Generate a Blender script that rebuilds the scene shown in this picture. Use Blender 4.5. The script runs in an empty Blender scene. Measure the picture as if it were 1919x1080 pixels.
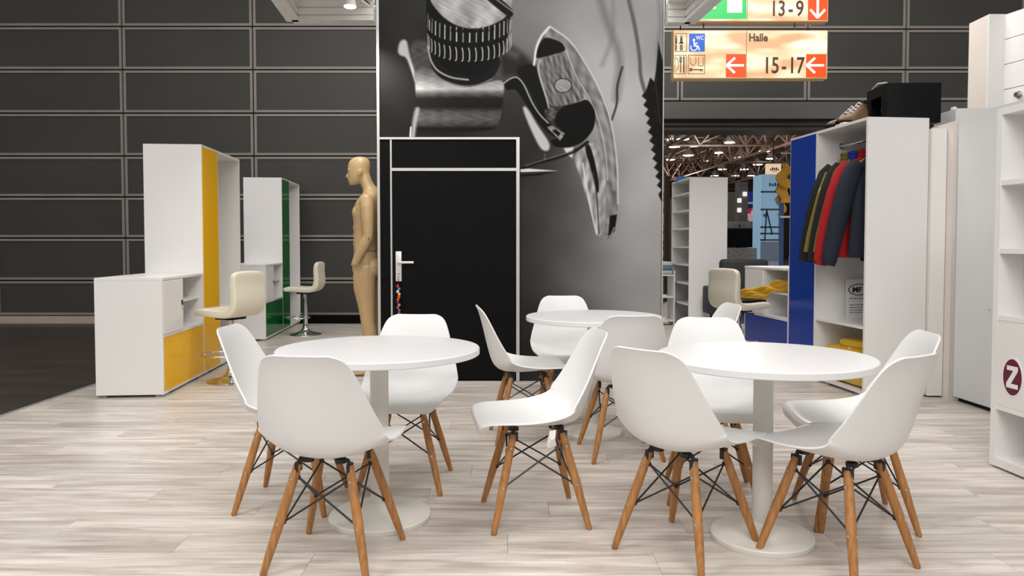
import bpy, bmesh, math, random
import numpy as np
from mathutils import Vector, Matrix
random.seed(4)
PI = math.pi
scn = bpy.context.scene
C = scn.collection

# ---------------------------------------------------------------- camera, world, lights, exposure
FPX, PITCH, CY, HC = 1402.0, 0.0358, 508.5, 1.18
cam = bpy.data.cameras.new('camera'); cam_o = bpy.data.objects.new('camera', cam); C.objects.link(cam_o)
cam.sensor_width = 36; cam.lens = FPX * 36 / 1919
cam.shift_y = -(540 - CY) / 1919
cam_o.location = (0, 0, HC); cam_o.rotation_euler = (PI / 2 - PITCH, 0, 0)
cam.clip_end = 300
scn.camera = cam_o
scn.view_settings.view_transform = 'Standard'
scn.view_settings.look = 'None'
scn.view_settings.gamma = 1.0
scn.view_settings.use_curve_mapping = False
scn.view_settings.exposure = 0.0
w = bpy.data.worlds.new('hall'); scn.world = w; w.use_nodes = True
w.node_tree.nodes['Background'].inputs[0].default_value = (1.0, 0.98, 0.955, 1)
w.node_tree.nodes['Background'].inputs[1].default_value = 0.40

def area(name, loc, size, power, col=(1, .965, .93), rot=(0, 0, 0), size_y=None):
    l = bpy.data.lights.new(name, 'AREA'); l.energy = power; l.color = col
    l.shape = 'RECTANGLE'; l.size = size; l.size_y = size_y or size
    o = bpy.data.objects.new(name, l); o.location = loc; o.rotation_euler = rot; C.objects.link(o); return o
# overhead hall lamps out of frame, plus unseen fill added to brighten the stand
area('hall_and_fill_lights', (0.0, 2.6, 5.6), 5.0, 95, size_y=3.0)
area('hall_and_fill_lights', (-2.6, 7.6, 5.6), 3.0, 85, size_y=3.0)
area('hall_and_fill_lights', (2.4, 7.0, 5.6), 2.5, 190, rot=(math.radians(32), 0, 0), size_y=2.0)  # moved and tilted to brighten the tall narrow shelf unit
area('hall_and_fill_lights', (0.3, -2.5, 4.8), 3.0, 190, rot=(math.radians(42), 0, 0), size_y=1.5)  # added fill from behind the camera for upright surfaces
area('hall_and_fill_lights', (-3.6, .6, 4.9), 1.8, 105, rot=(math.radians(40), 0, math.radians(-35)), size_y=1.8)  # added fill from the front left, lifts the left cabinets
area('hall_and_fill_lights', (1.2, .4, 5.0), 1.8, 55, rot=(math.radians(42), 0, math.radians(-8)), size_y=1.8)  # added frontal fill near the centre
area('hall_and_fill_lights', (10.0, 24.0, 8.6), 14.0, 1500, size_y=18.0)
for fx, fy in ((6, 22), (14, 24), (10, 36), (20, 40), (12, 54)):      # unseen fill points added to brighten the far hall roof and girders
    fl = bpy.data.lights.new('far_hall_fill', 'POINT'); fl.energy = 900; fl.shadow_soft_size = .6; fl.color = (1, .9, .78)
    fo = bpy.data.objects.new('far_hall_fill', fl); fo.location = (fx, fy, 4.0); C.objects.link(fo)

# ---------------------------------------------------------------- helpers
def at(px, py, Y):
    """point of the place seen at a pixel of the photograph, at distance Y"""
    vx = (px - 959.5) / FPX; vy = (py - CY) / FPX
    c, s = math.cos(PITCH), math.sin(PITCH)
    dy = c - vy * s * 1.0; dz = -s - vy * c
    t = Y / dy
    return vx * t, HC + dz * t

def lin(c):
    return tuple((v / 12.92 if v <= .04045 else ((v + .055) / 1.055) ** 2.4) for v in c)
def rgb(r, g, b): return lin((r / 255, g / 255, b / 255))

def mat(name, col, rough=.5, metal=0., spec=.5, emit=None, estr=0., noise=None, bump=None, coat=0., sub=0.):
    m = bpy.data.materials.new(name); m.use_nodes = True
    nt = m.node_tree; p = nt.nodes['Principled BSDF']
    p.inputs['Base Color'].default_value = (*col, 1)
    p.inputs['Roughness'].default_value = rough
    p.inputs['Metallic'].default_value = metal
    p.inputs['Specular IOR Level'].default_value = spec
    p.inputs['Coat Weight'].default_value = coat
    if emit is not None:
        p.inputs['Emission Color'].default_value = (*emit, 1); p.inputs['Emission Strength'].default_value = estr
    if noise:
        sc, amt, stretch = noise
        tc = nt.nodes.new('ShaderNodeTexCoord'); mp = nt.nodes.new('ShaderNodeMapping')
        mp.inputs['Scale'].default_value = stretch
        n = nt.nodes.new('ShaderNodeTexNoise'); n.inputs['Scale'].default_value = sc; n.inputs['Detail'].default_value = 5
        cr = nt.nodes.new('ShaderNodeValToRGB')
        cr.color_ramp.elements[0].position = .3; cr.color_ramp.elements[1].position = .7
        cr.color_ramp.elements[0].color = (*[v * (1 - amt) for v in col], 1)
        cr.color_ramp.elements[1].color = (*[min(1, v * (1 + amt)) for v in col], 1)
        nt.links.new(tc.outputs['Object'], mp.inputs[0]); nt.links.new(mp.outputs[0], n.inputs['Vector'])
        nt.links.new(n.outputs['Fac'], cr.inputs[0]); nt.links.new(cr.outputs[0], p.inputs['Base Color'])
    if bump:
        sc, st = bump
        tc = nt.nodes.new('ShaderNodeTexCoord')
        n = nt.nodes.new('ShaderNodeTexNoise'); n.inputs['Scale'].default_value = sc; n.inputs['Detail'].default_value = 4
        b = nt.nodes.new('ShaderNodeBump'); b.inputs['Strength'].default_value = st; b.inputs['Distance'].default_value = .01
        nt.links.new(tc.outputs['Object'], n.inputs['Vector']); nt.links.new(n.outputs['Fac'], b.inputs['Height'])
        nt.links.new(b.outputs[0], p.inputs['Normal'])
    return m

M = {}
M['shell'] = mat('white_plastic', (.80, .80, .795), .4, noise=(3, .015, (1, 1, 1)))
M['tabletop'] = mat('white_laminate', (.80, .80, .81), .34, noise=(4, .012, (1, 1, 1)))
M['steelwhite'] = mat('white_powder_coat', (.74, .72, .66), .38, noise=(9, .05, (1, 1, .3)))
M['beech'] = mat('oiled_beech', rgb(170, 118, 66), .5, noise=(14, .28, (6, 6, .5)))
M['black_wire'] = mat('black_wire', (.012, .012, .013), .42)
M['screw'] = mat('screw_steel', (.55, .54, .52), .3, 1)
M['whiteboard'] = mat('white_melamine', (.80, .79, .78), .38, noise=(2.5, .012, (1, 1, 1)))
M['coolboard'] = mat('pale_grey_panel', (.68, .69, .695), .4, noise=(2.5, .012, (1, 1, 1)))
M['warmboard'] = mat('warm_white_board', (.74, .68, .63), .45, noise=(2.5, .02, (1, 1, 1)))
M['greyfoot'] = mat('grey_foot', (.3, .29, .28), .5)
M['yellow'] = mat('yellow_gloss', rgb(240, 184, 0), .3, spec=.2, coat=.0, noise=(3, .02, (1, 1, 1)))
M['green'] = mat('green_gloss', rgb(0, 104, 40), .1, spec=.4, coat=.0, noise=(3, .03, (1, 1, 1)))
M['blue'] = mat('blue_gloss', rgb(6, 56, 156), .25, spec=.35, coat=.0, noise=(3, .03, (1, 1, 1)))
M['chrome'] = mat('chrome', (.75, .75, .76), .08, 1, noise=(3, .02, (1, 1, 1)))
M['cream'] = mat('cream_leatherette', rgb(226, 219, 200), .42, bump=(60, .05))
M['alu'] = mat('aluminium', (.60, .585, .56), .36, .45, noise=(6, .05, (1, 1, .2)))
M['railgrey'] = mat('grey_rail', rgb(142, 136, 130), .45, .0, noise=(3, .08, (1, 1, 1)))
M['darkpanel'] = mat('charcoal_panel', rgb(61, 60, 56), .55, noise=(.8, .10, (1, 1, 1)))
M['black'] = mat('matt_black', (.006, .006, .006), .6, spec=.1, noise=(5, .1, (1, 1, 1)))
M['blackdoor'] = mat('black_laminate', (.006, .006, .0064), .55, spec=.06, noise=(5, .1, (1, 1, 1)))
M['blackplastic'] = mat('black_plastic', (.006, .0065, .007), .5, spec=.12, noise=(8, .2, (1, 1, 1)))
M['handle'] = mat('silver_handle', (.72, .71, .69), .35, .3)
M['skin'] = mat('mannequin_beige', rgb(180, 153, 112), .36, noise=(6, .05, (1, 1, 1)))
M['darkfloor'] = mat('dark_hall_floor', rgb(62, 54, 49), .42, noise=(1.2, .25, (1, 5, 1)), bump=(30, .1))
M['trimgrey'] = mat('platform_edge', (.42, .42, .41), .4, .3)
M['beige'] = mat('beige_skirting', rgb(190, 172, 158), .5, noise=(3, .05, (1, 1, 1)))
M['beam'] = mat('grey_beam', rgb(92, 91, 88), .5, noise=(2, .06, (1, 1, 1)))
M['beamdark'] = mat('dark_beam', rgb(56, 50, 47), .5, noise=(2, .2, (1, 1, 1)))
M['white'] = mat('white_paint', (.82, .81, .79), .5, noise=(3, .02, (1, 1, 1)))
M['maroon'] = mat('maroon_print', rgb(98, 16, 52), .45)
M['ink'] = mat('black_print', (.012, .012, .014), .5)
M['navyink'] = mat('navy_print', rgb(28, 44, 110), .5)
M['paper'] = mat('white_card', (.76, .75, .74), .55, noise=(4, .02, (1, 1, 1)))
M['truss'] = mat('truss_steel', rgb(86, 74, 67), .5, .2, noise=(2, .3, (1, 1, 1)))
M['trussred'] = mat('red_truss_steel', rgb(122, 92, 80), .5, .2, noise=(2, .3, (1, 1, 1)))
M['oldceil'] = mat('brown_roof', rgb(142, 120, 108), .8, noise=(.25, .5, (1, 1, 1)))
M['lamp'] = mat('lamp_glow', (.9, .88, .8), .5, emit=(1, .93, .8), estr=9)
M['spotglow'] = mat('spot_glow', (1, 1, 1), .5, emit=(1, .97, .9), estr=30)

def link(name, me, parent=None):
    o = bpy.data.objects.new(name, me); C.objects.link(o)
    if parent: o.parent = parent
    return o

class MB:
    """collects shapes into one mesh"""
    def __init__(s): s.v = []; s.f = []; s.mi = []; s.k = 0
    def add(s, vs, fs, k=None):
        b = len(s.v); s.v += [tuple(v) for v in vs]; s.f += [tuple(i + b for i in f) for f in fs]
        s.mi += [s.k if k is None else k] * len(fs); return s
    def box(s, x0, x1, y0, y1, z0, z1, k=None, bev=0.0):
        if bev > 0:
            bm = bmesh.new(); bmesh.ops.create_cube(bm, size=1)
            for v in bm.verts: v.co = ((x0 + x1) / 2 + v.co.x * (x1 - x0), (y0 + y1) / 2 + v.co.y * (y1 - y0), (z0 + z1) / 2 + v.co.z * (z1 - z0))
            bmesh.ops.bevel(bm, geom=bm.edges[:], offset=bev, segments=2, affect='EDGES', profile=.5)
            s.bm(bm, k); return s
        vs = [(x, y, z) for z in (z0, z1) for y in (y0, y1) for x in (x0, x1)]
        return s.add(vs, [(0, 2, 3, 1), (4, 5, 7, 6), (0, 1, 5, 4), (2, 6, 7, 3), (0, 4, 6, 2), (1, 3, 7, 5)], k)
    def bm(s, bm, k=None):
        bm.verts.index_update()
        s.add([v.co[:] for v in bm.verts], [[v.index for v in f.verts] for f in bm.faces], k); bm.free()
    def tube(s, pts, r, n=10, k=None, caps=True, squash=None):
        pts = [Vector(p) for p in pts]; m = len(pts)
        rs = r if isinstance(r, (list, tuple)) else [r] * m
        t0 = (pts[1] - pts[0]).normalized()
        up = Vector((0, 0, 1)) if abs(t0.z) < .9 else Vector((1, 0, 0))
        a = t0.cross(up).normalized(); vs = []
        for i, p in enumerate(pts):
            t = (pts[min(i + 1, m - 1)] - pts[max(i - 1, 0)]).normalized()
            a = (a - t * a.dot(t)).normalized(); b = t.cross(a)
            for j in range(n):
                an = 2 * PI * j / n
                vs.append(p + (a * math.cos(an) + b * math.sin(an) * (squash or 1)) * rs[i])
        fs = [(i * n + j, i * n + (j + 1) % n, (i + 1) * n + (j + 1) % n, (i + 1) * n + j) for i in range(m - 1) for j in range(n)]
        if caps: fs += [tuple(range(n - 1, -1, -1)), tuple((m - 1) * n + j for j in range(n))]
        return s.add(vs, fs, k)
    def lathe(s, prof, n=32, c=(0, 0, 0), k=None):
        vs = []; m = len(prof)
        for r, z in prof:
            for j in range(n): vs.append((c[0] + r * math.cos(2 * PI * j / n), c[1] + r * math.sin(2 * PI * j / n), c[2] + z))
        fs = [(i * n + j, i * n + (j + 1) % n, (i + 1) * n + (j + 1) % n, (i + 1) * n + j) for i in range(m - 1) for j in range(n)]
        fs += [tuple(range(n - 1, -1, -1)), tuple((m - 1) * n + j for j in range(n))]
        return s.add(vs, fs, k)
    def rings(s, rings, k=None, caps=True):
        n = len(rings[0]); m = len(rings); vs = [p for r in rings for p in r]
        fs = [(i * n + j, i * n + (j + 1) % n, (i + 1) * n + (j + 1) % n, (i + 1) * n + j) for i in range(m - 1) for j in range(n)]
        if caps: fs += [tuple(range(n - 1, -1, -1)), tuple((m - 1) * n + j for j in range(n))]
        return s.add(vs, fs, k)
    def ball(s, c, r, k=None, sc=(1, 1, 1), u=12, v=8):
        bm = bmesh.new(); bmesh.ops.create_uvsphere(bm, u_segments=u, v_segments=v, radius=r)
        for q in bm.verts: q.co = (c[0] + q.co.x * sc[0], c[1] + q.co.y * sc[1], c[2] + q.co.z * sc[2])
        s.bm(bm, k); return s
    def prism(s, poly, y0, y1, k=None):
        """polygon in x,z extruded from y0 to y1"""
        n = len(poly); vs = [(x, y0, z) for x, z in poly] + [(x, y1, z) for x, z in poly]
        fs = [tuple(range(n)), tuple(range(2 * n - 1, n - 1, -1))] + [(i, i + n, (i + 1) % n + n, (i + 1) % n) for i in range(n)]
        return s.add(vs, fs, k)
    def build(s, name, mats, parent=None, smooth=None):
        me = bpy.data.meshes.new(name); me.from_pydata(s.v, [], s.f); me.update()
        if not isinstance(mats, (list, tuple)): mats = [mats]
        for m in mats: me.materials.append(m)
        me.polygons.foreach_set('material_index', s.mi)
        bm = bmesh.new(); bm.from_mesh(me); bmesh.ops.recalc_face_normals(bm, faces=bm.faces[:]); bm.to_mesh(me); bm.free()
        if smooth is not None:
            me.shade_smooth(); me.set_sharp_from_angle(angle=math.radians(smooth))
        return link(name, me, parent)

def tag(o, label=None, cat=None, group=None, kind=None):
    if label: o['label'] = label
    if cat: o['category'] = cat
    if group: o['group'] = group
    if kind: o['kind'] = kind
    return o
def thing(name, label, cat, loc=(0, 0, 0), rz=0, group=None):
    o = bpy.data.objects.new(name, None); C.objects.link(o); o.empty_display_size = .1
    o.location = loc; o.rotation_euler = (0, 0, rz); return tag(o, label, cat, group)
def bevel(o, wd=.003, seg=2):
    m = o.modifiers.new('bevel', 'BEVEL'); m.width = wd; m.segments = seg; m.limit_method = 'ANGLE'; m.angle_limit = math.radians(40); return o
def dup(o, parent=None):
    c = o.copy(); C.objects.link(c)
    if parent: c.parent = parent
    for ch in list(o.children): dup(ch, c)
    return c
def box(name, m, parent, *b, bev=0.0): return MB().box(*b, bev=bev).build(name, m, parent, 30 if bev else None)
def text(name, s, size, m, parent, loc, rot=(PI / 2, 0, 0), sx=1., ext=.001, align='LEFT', bold=0.):
    cu = bpy.data.curves.new('txt', 'FONT'); cu.body = s; cu.size = size; cu.extrude = ext; cu.align_x = align; cu.offset = bold
    cu.resolution_u = 4
    o = bpy.data.objects.new('txt', cu); C.objects.link(o)
    bpy.context.view_layer.update()
    me = bpy.data.meshes.new_from_object(o.evaluated_get(bpy.context.evaluated_depsgraph_get()))
    bpy.data.objects.remove(o); bpy.data.curves.remove(cu)
    me.name = name; me.materials.clear(); me.materials.append(m)
    r = link(name, me, parent); r.location = loc; r.rotation_euler = rot; r.scale = (sx, 1, 1); return r

# ---------------------------------------------------------------- setting: floors
hall = MB().box(-14, 26, -3, 11.45, -.06, -.032).build('floor', M['darkfloor']); tag(hall, kind='structure')
far = MB().box(-6, 40, 11.45, 80, -.06, -.031).build('floor', M['darkfloor']); tag(far, kind='structure')

def plank_mat():
    m = bpy.data.materials.new('grey_oak_laminate'); m.use_nodes = True; nt = m.node_tree; p = nt.nodes['Principled BSDF']
    N = nt.nodes.new; L = nt.links.new
    geo = N('ShaderNodeNewGeometry'); oi = N('ShaderNodeObjectInfo')
    off = N('ShaderNodeMath'); off.operation = 'MULTIPLY'; off.inputs[1].default_value = 37.0; L(oi.outputs['Random'], off.inputs[0])
    cmb = N('ShaderNodeCombineXYZ'); L(off.outputs[0], cmb.inputs[0]); L(off.outputs[0], cmb.inputs[2])
    ad = N('ShaderNodeVectorMath'); ad.operation = 'ADD'; L(geo.outputs['Position'], ad.inputs[0]); L(cmb.outputs[0], ad.inputs[1])
    def nz(scale, sx, sy, det, dist=0.):
        mp = N('ShaderNodeMapping'); mp.inputs['Scale'].default_value = (sx, sy, 1); L(ad.outputs[0], mp.inputs[0])
        n = N('ShaderNodeTexNoise'); n.inputs['Scale'].default_value = scale; n.inputs['Detail'].default_value = det
        n.inputs['Roughness'].default_value = .6; n.inputs['Distortion'].default_value = dist
        L(mp.outputs[0], n.inputs['Vector']); return n
    a = nz(2.2, .7, 7, 6, .4); b = nz(9, .5, 9, 5, .2); c = nz(1.3, 1.2, 4, 4, 1.2)
    r1 = N('ShaderNodeValToRGB'); r1.color_ramp.elements[0].position = .36; r1.color_ramp.elements[1].position = .66
    r1.color_ramp.elements[0].color = (*rgb(190, 179, 169), 1); r1.color_ramp.elements[1].color = (*rgb(240, 233, 225), 1)
    L(a.outputs['Fac'], r1.inputs[0])
    r2 = N('ShaderNodeValToRGB'); r2.color_ramp.elements[0].position = .3; r2.color_ramp.elements[1].position = .62
    r2.color_ramp.elements[0].color = (.76, .745, .73, 1); r2.color_ramp.elements[1].color = (1, 1, 1, 1); L(b.outputs['Fac'], r2.inputs[0])
    r3 = N('ShaderNodeValToRGB'); r3.color_ramp.elements[0].position = .28; r3.color_ramp.elements[1].position = .40
    r3.color_ramp.elements[0].color = (.74, .70, .66, 1); r3.color_ramp.elements[1].color = (1, 1, 1, 1); L(c.outputs['Fac'], r3.inputs[0])
    m1 = N('ShaderNodeMix'); m1.data_type = 'RGBA'; m1.blend_type = 'MULTIPLY'; m1.inputs[0].default_value = .8
    L(r1.outputs[0], m1.inputs[6]); L(r2.outputs[0], m1.inputs[7])
    m2 = N('ShaderNodeMix'); m2.data_type = 'RGBA'; m2.blend_type = 'MULTIPLY'; m2.inputs[0].default_value = .7
    L(m1.outputs[2], m2.inputs[6]); L(r3.outputs[0], m2.inputs[7])
    # each plank a touch lighter or darker
    mr = N('ShaderNodeMapRange'); mr.inputs[3].default_value = .90; mr.inputs[4].default_value = 1.06; L(oi.outputs['Random'], mr.inputs[0])
    m3 = N('ShaderNodeVectorMath'); m3.operation = 'SCALE'; L(m2.outputs[2], m3.inputs[0]); L(mr.outputs[0], m3.inputs['Scale'])
    L(m3.outputs[0], p.inputs['Base Color']); p.inputs['Roughness'].default_value = .34
    bp = N('ShaderNodeBump'); bp.inputs['Strength'].default_value = .08; bp.inputs['Distance'].default_value = .004
    L(b.outputs['Fac'], bp.inputs['Height']); L(bp.outputs[0], p.inputs['Normal'])
    return m
M['plank'] = plank_mat()
# raised platform of the stand: base slab with laminate planks on it
plat = MB().box(-3.50, 4.6, .9, 11.2, -.032, -.010).build('floor', M['greyfoot']); tag(plat, kind='structure')
PW, PL = .192, 1.29
def plank_mesh(Lp):
    g = .0005; e = .0009
    mb = MB(); x1, y1 = Lp - g, PW - g
    vs = [(g, g, -.010), (x1, g, -.010), (x1, y1, -.010), (g, y1, -.010), (g, g, -e), (x1, g, -e), (x1, y1, -e), (g, y1, -e),
          (g + e, g + e, 0), (x1 - e, g + e, 0), (x1 - e, y1 - e, 0), (g + e, y1 - e, 0)]
    fs = [(8, 9, 10, 11)] + [(4 + i, 4 + (i + 1) % 4, 8 + (i + 1) % 4, 8 + i) for i in range(4)] + [(i, (i + 1) % 4, 4 + (i + 1) % 4, 4 + i) for i in range(4)]
    return mb.add(vs, fs)
full = plank_mesh(PL).build('plank', M['plank'], plat)
row = 0; y = .9; first = True; farv = MB(); cut = {}
while y + PW < 11.2:
    x = -3.50 - ((row * .43) % 1) * PL
    while x < 4.6 - .05:
        xa, xb = max(x, -3.50), min(x + PL, 4.6)
        if xb - xa > .06:
            vis = y > 1.55 and y < 5.75 and xb > -.70 * (y + PW) - .1 and xa < .70 * (y + PW) + .1
            if vis:
                Lp = round(xb - xa, 3)
                if abs(Lp - PL) < 1e-3:
                    o = full if first else full.copy()
                    if not first: C.objects.link(o)
                    first = False
                else:
                    o = plank_mesh(Lp).build('plank', M['plank'], plat)
                o.location = (xa, y, 0)
            else:
                t = plank_mesh(xb - xa); farv.add([(v[0] + xa, v[1] + y, v[2]) for v in t.v], t.f)
        x += PL
    y += PW; row += 1
rest = farv.build('plank_field', M['plank'], plat); rest['kind'] = 'stuff'
tr = MB().box(-3.53, -3.498, .9, 11.2, -.031, .004).build('trim_1', M['trimgrey']); tag(tr, kind='structure')

# ---------------------------------------------------------------- setting: back wall of charcoal panels
YB = 11.45
wall = MB().box(-11.9, .05, YB + .10, YB + .25, -.03, 5.8).box(.05, 9.6, YB + .10, YB + .25, 3.36, 5.8).build('wall_back', M['black']); tag(wall, kind='structure')
zs = [.086, .628, 1.278, 1.905, 2.527, 3.176, 3.83, 4.48, 5.13, 5.8]
def wall_panel(x0, x1, z0, z1):
    g = .011; fw = .036; mb = MB(); Y = YB
    x0 += g; x1 -= g; z0 += g; z1 -= g
    # flat aluminium frame and infill set back
    xi0, xi1, zi0, zi1 = x0 + fw, x1 - fw, z0 + fw, z1 - fw
    o = [(x0, Y, z0), (x1, Y, z0), (x1, Y, z1), (x0, Y, z1)]; i = [(xi0, Y, zi0), (xi1, Y, zi0), (xi1, Y, zi1), (xi0, Y, zi1)]
    d = [(a, Y + .016, b) for a, _, b in i]; bk = [(a, Y + .10, b) for a, _, b in o]
    vs = o + i + d + bk
    mb.add(vs, [(k, (k + 1) % 4, 4 + (k + 1) % 4, 4 + k) for k in range(4)] + [(4 + k, 4 + (k + 1) % 4, 8 + (k + 1) % 4, 8 + k) for k in range(4)] + [(k, 12 + k, 12 + (k + 1) % 4, (k + 1) % 4) for k in range(4)], 0)
    mb.add(d, [(0, 1, 2, 3)], 1)
    return mb.build('wall_panel', [M['railgrey'], M['darkpanel']], wall)
xl = [-9.90, -7.90, -5.91, -3.93, -1.94, .05]
for a, b in zip(xl[:-1], xl[1:]):
    for c, d in zip(zs[:-1], zs[1:]): wall_panel(a, b, c, d)
xr = [.05, 2.55, 4.48, 5.97, 7.77, 9.6]
zr = [3.36, 3.83, 4.44, 5.10, 5.8]
for a, b in zip(xr[:-1], xr[1:]):
    for c, d in zip(zr[:-1], zr[1:]): wall_panel(a, b, c, d)
tag(MB().box(-11.9, -5.2, YB - .03, YB + .1, -.031, .082).build('baseboard_back', M['beige']), kind='structure')
tag(MB().box(-5.2, .05, YB - .02, YB + .1, -.031, .10).build('baseboard_back', M['black']), kind='structure')
lint = MB().box(.05, 9.6, YB - .02, YB + .5, 3.09, 3.345).build('trim_2', M['beam']); tag(lint, kind='structure')
tag(MB().box(.05, 9.6, YB + .1, YB + .6, 2.93, 3.088).box(.05, 9.6, YB + .06, YB + .1, 3.0, 3.03).build('trim_3', M['beamdark']), kind='structure')
tag(MB().box(8.4, 9.6, YB, YB + .4, -.03, 2.93).build('wall_right', M['darkpanel']), kind='structure')

# ---------------------------------------------------------------- far hall seen through the gate
tag(MB().box(-6, 40, 13, 80, 8.9, 9.1).build('ceiling', M['oldceil']), kind='structure')
tag(MB().box(-6, 40, 79.5, 80, -.03, 9).build('wall_far', mat('far_hall_wall', rgb(52, 44, 40), .8, noise=(.3, .5, (1, 1, 2)))), kind='structure')
def truss(p0, p1, hgt, bays, label, m, group):
    p0 = Vector(p0); p1 = Vector(p1); d = (p1 - p0); L = d.length; d.normalize(); s = d.cross(Vector((0, 0, 1))) * (hgt * .5)
    root = thing('roof_truss', label, 'truss', p0, 0, group)
    up = Vector((0, 0, hgt)); q0 = Vector((0, 0, 0)); q1 = p1 - p0
    ch = MB()
    for o in (q0 * 0, up + s, up - s): ch.tube([q0 + o, q1 + o], .075, 5)
    ch.build('chord', m, root)
    wb = MB()
    for i in range(bays):
        a = q0 + d * (L * i / bays); b = q0 + d * (L * (i + .5) / bays); c = q0 + d * (L * (i + 1) / bays)
        for sg in (1, -1):
            wb.tube([a, b + up + s * sg], .05, 4, caps=False); wb.tube([b + up + s * sg, c], .05, 4, caps=False)
        wb.tube([b + up + s, b + up - s], .05, 4, caps=False)
    k = wb.build('web_bars', m, root); k['kind'] = 'stuff'
for i, X in enumerate((3.0, 8.5, 14.0, 19.5)):
    truss((X + .6, 16, 6.0), (X - 3.6, 76, 6.0), 1.5, 24, 'brown lattice girder running lengthwise under the far hall roof', M['trussred'] if i == 2 else M['truss'], 'lengthwise roof girders')
for Y in (19, 25, 31, 38, 46, 56, 68):
    truss((-4, Y, 6.2), (32, Y, 6.2), 1.5, 16, 'brown lattice girder crossing under the far hall roof', M['truss'], 'crosswise roof girders')
proto = None
for k, (px, py, Y) in enumerate(((1318, 303, 38), (1443, 298, 34), (1418, 309, 40), (1393, 318, 44), (1254, 300, 32), (1262, 276, 27), (1278, 262, 30), (1300, 274, 33), (1338, 330, 48), (1376, 330, 52), (1352, 318, 50), (1405, 330, 56), (1256, 262, 27), (1430, 284, 36), (1384, 296, 42), (1288, 292, 36), (1345, 287, 40), (1366, 268, 30))):
    z = 6.9; Y = (z - HC) * FPX / (458 - py); x = (px - 959.5) / FPX * Y
    if proto is None:
        proto = thing('hall_lamp', 'round white high bay lamp glowing under the far hall roof', 'lamp', (0, 0, 0), 0, 'far hall lamps')
        MB().lathe([(.10, .45), (.14, .40), (.30, .12), (.36, .04), (.36, .0), (.33, 0)], 16).build('reflector', M['alu'], proto, 40)
        MB().lathe([(.31, -.02), (.33, .005), (.05, .03)], 16).build('bulb', M['lamp'], proto)
        MB().tube([(0, 0, .42), (0, 0, 2.3)], .03, 5).build('hanger', M['truss'], proto)
        o = proto
    else: o = dup(proto)
    o.location = (x, Y, z)

# ---------------------------------------------------------------- black tower wall with printed mural
YT = 6.33
xa, _ = at(708, 450, YT); xb, _ = at(1242, 450, YT)
KT = FPX / YT
def tx(px): return (px - 959.5) / KT
def tz(py): return HC + (458 - py) / KT
ztop = 3.9
tower = MB().box(xa + .004, xb - .004, YT + .012, YT + 1.15, -.005, ztop).build('wall_center', M['blackdoor']); tag(tower, kind='structure')

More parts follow.
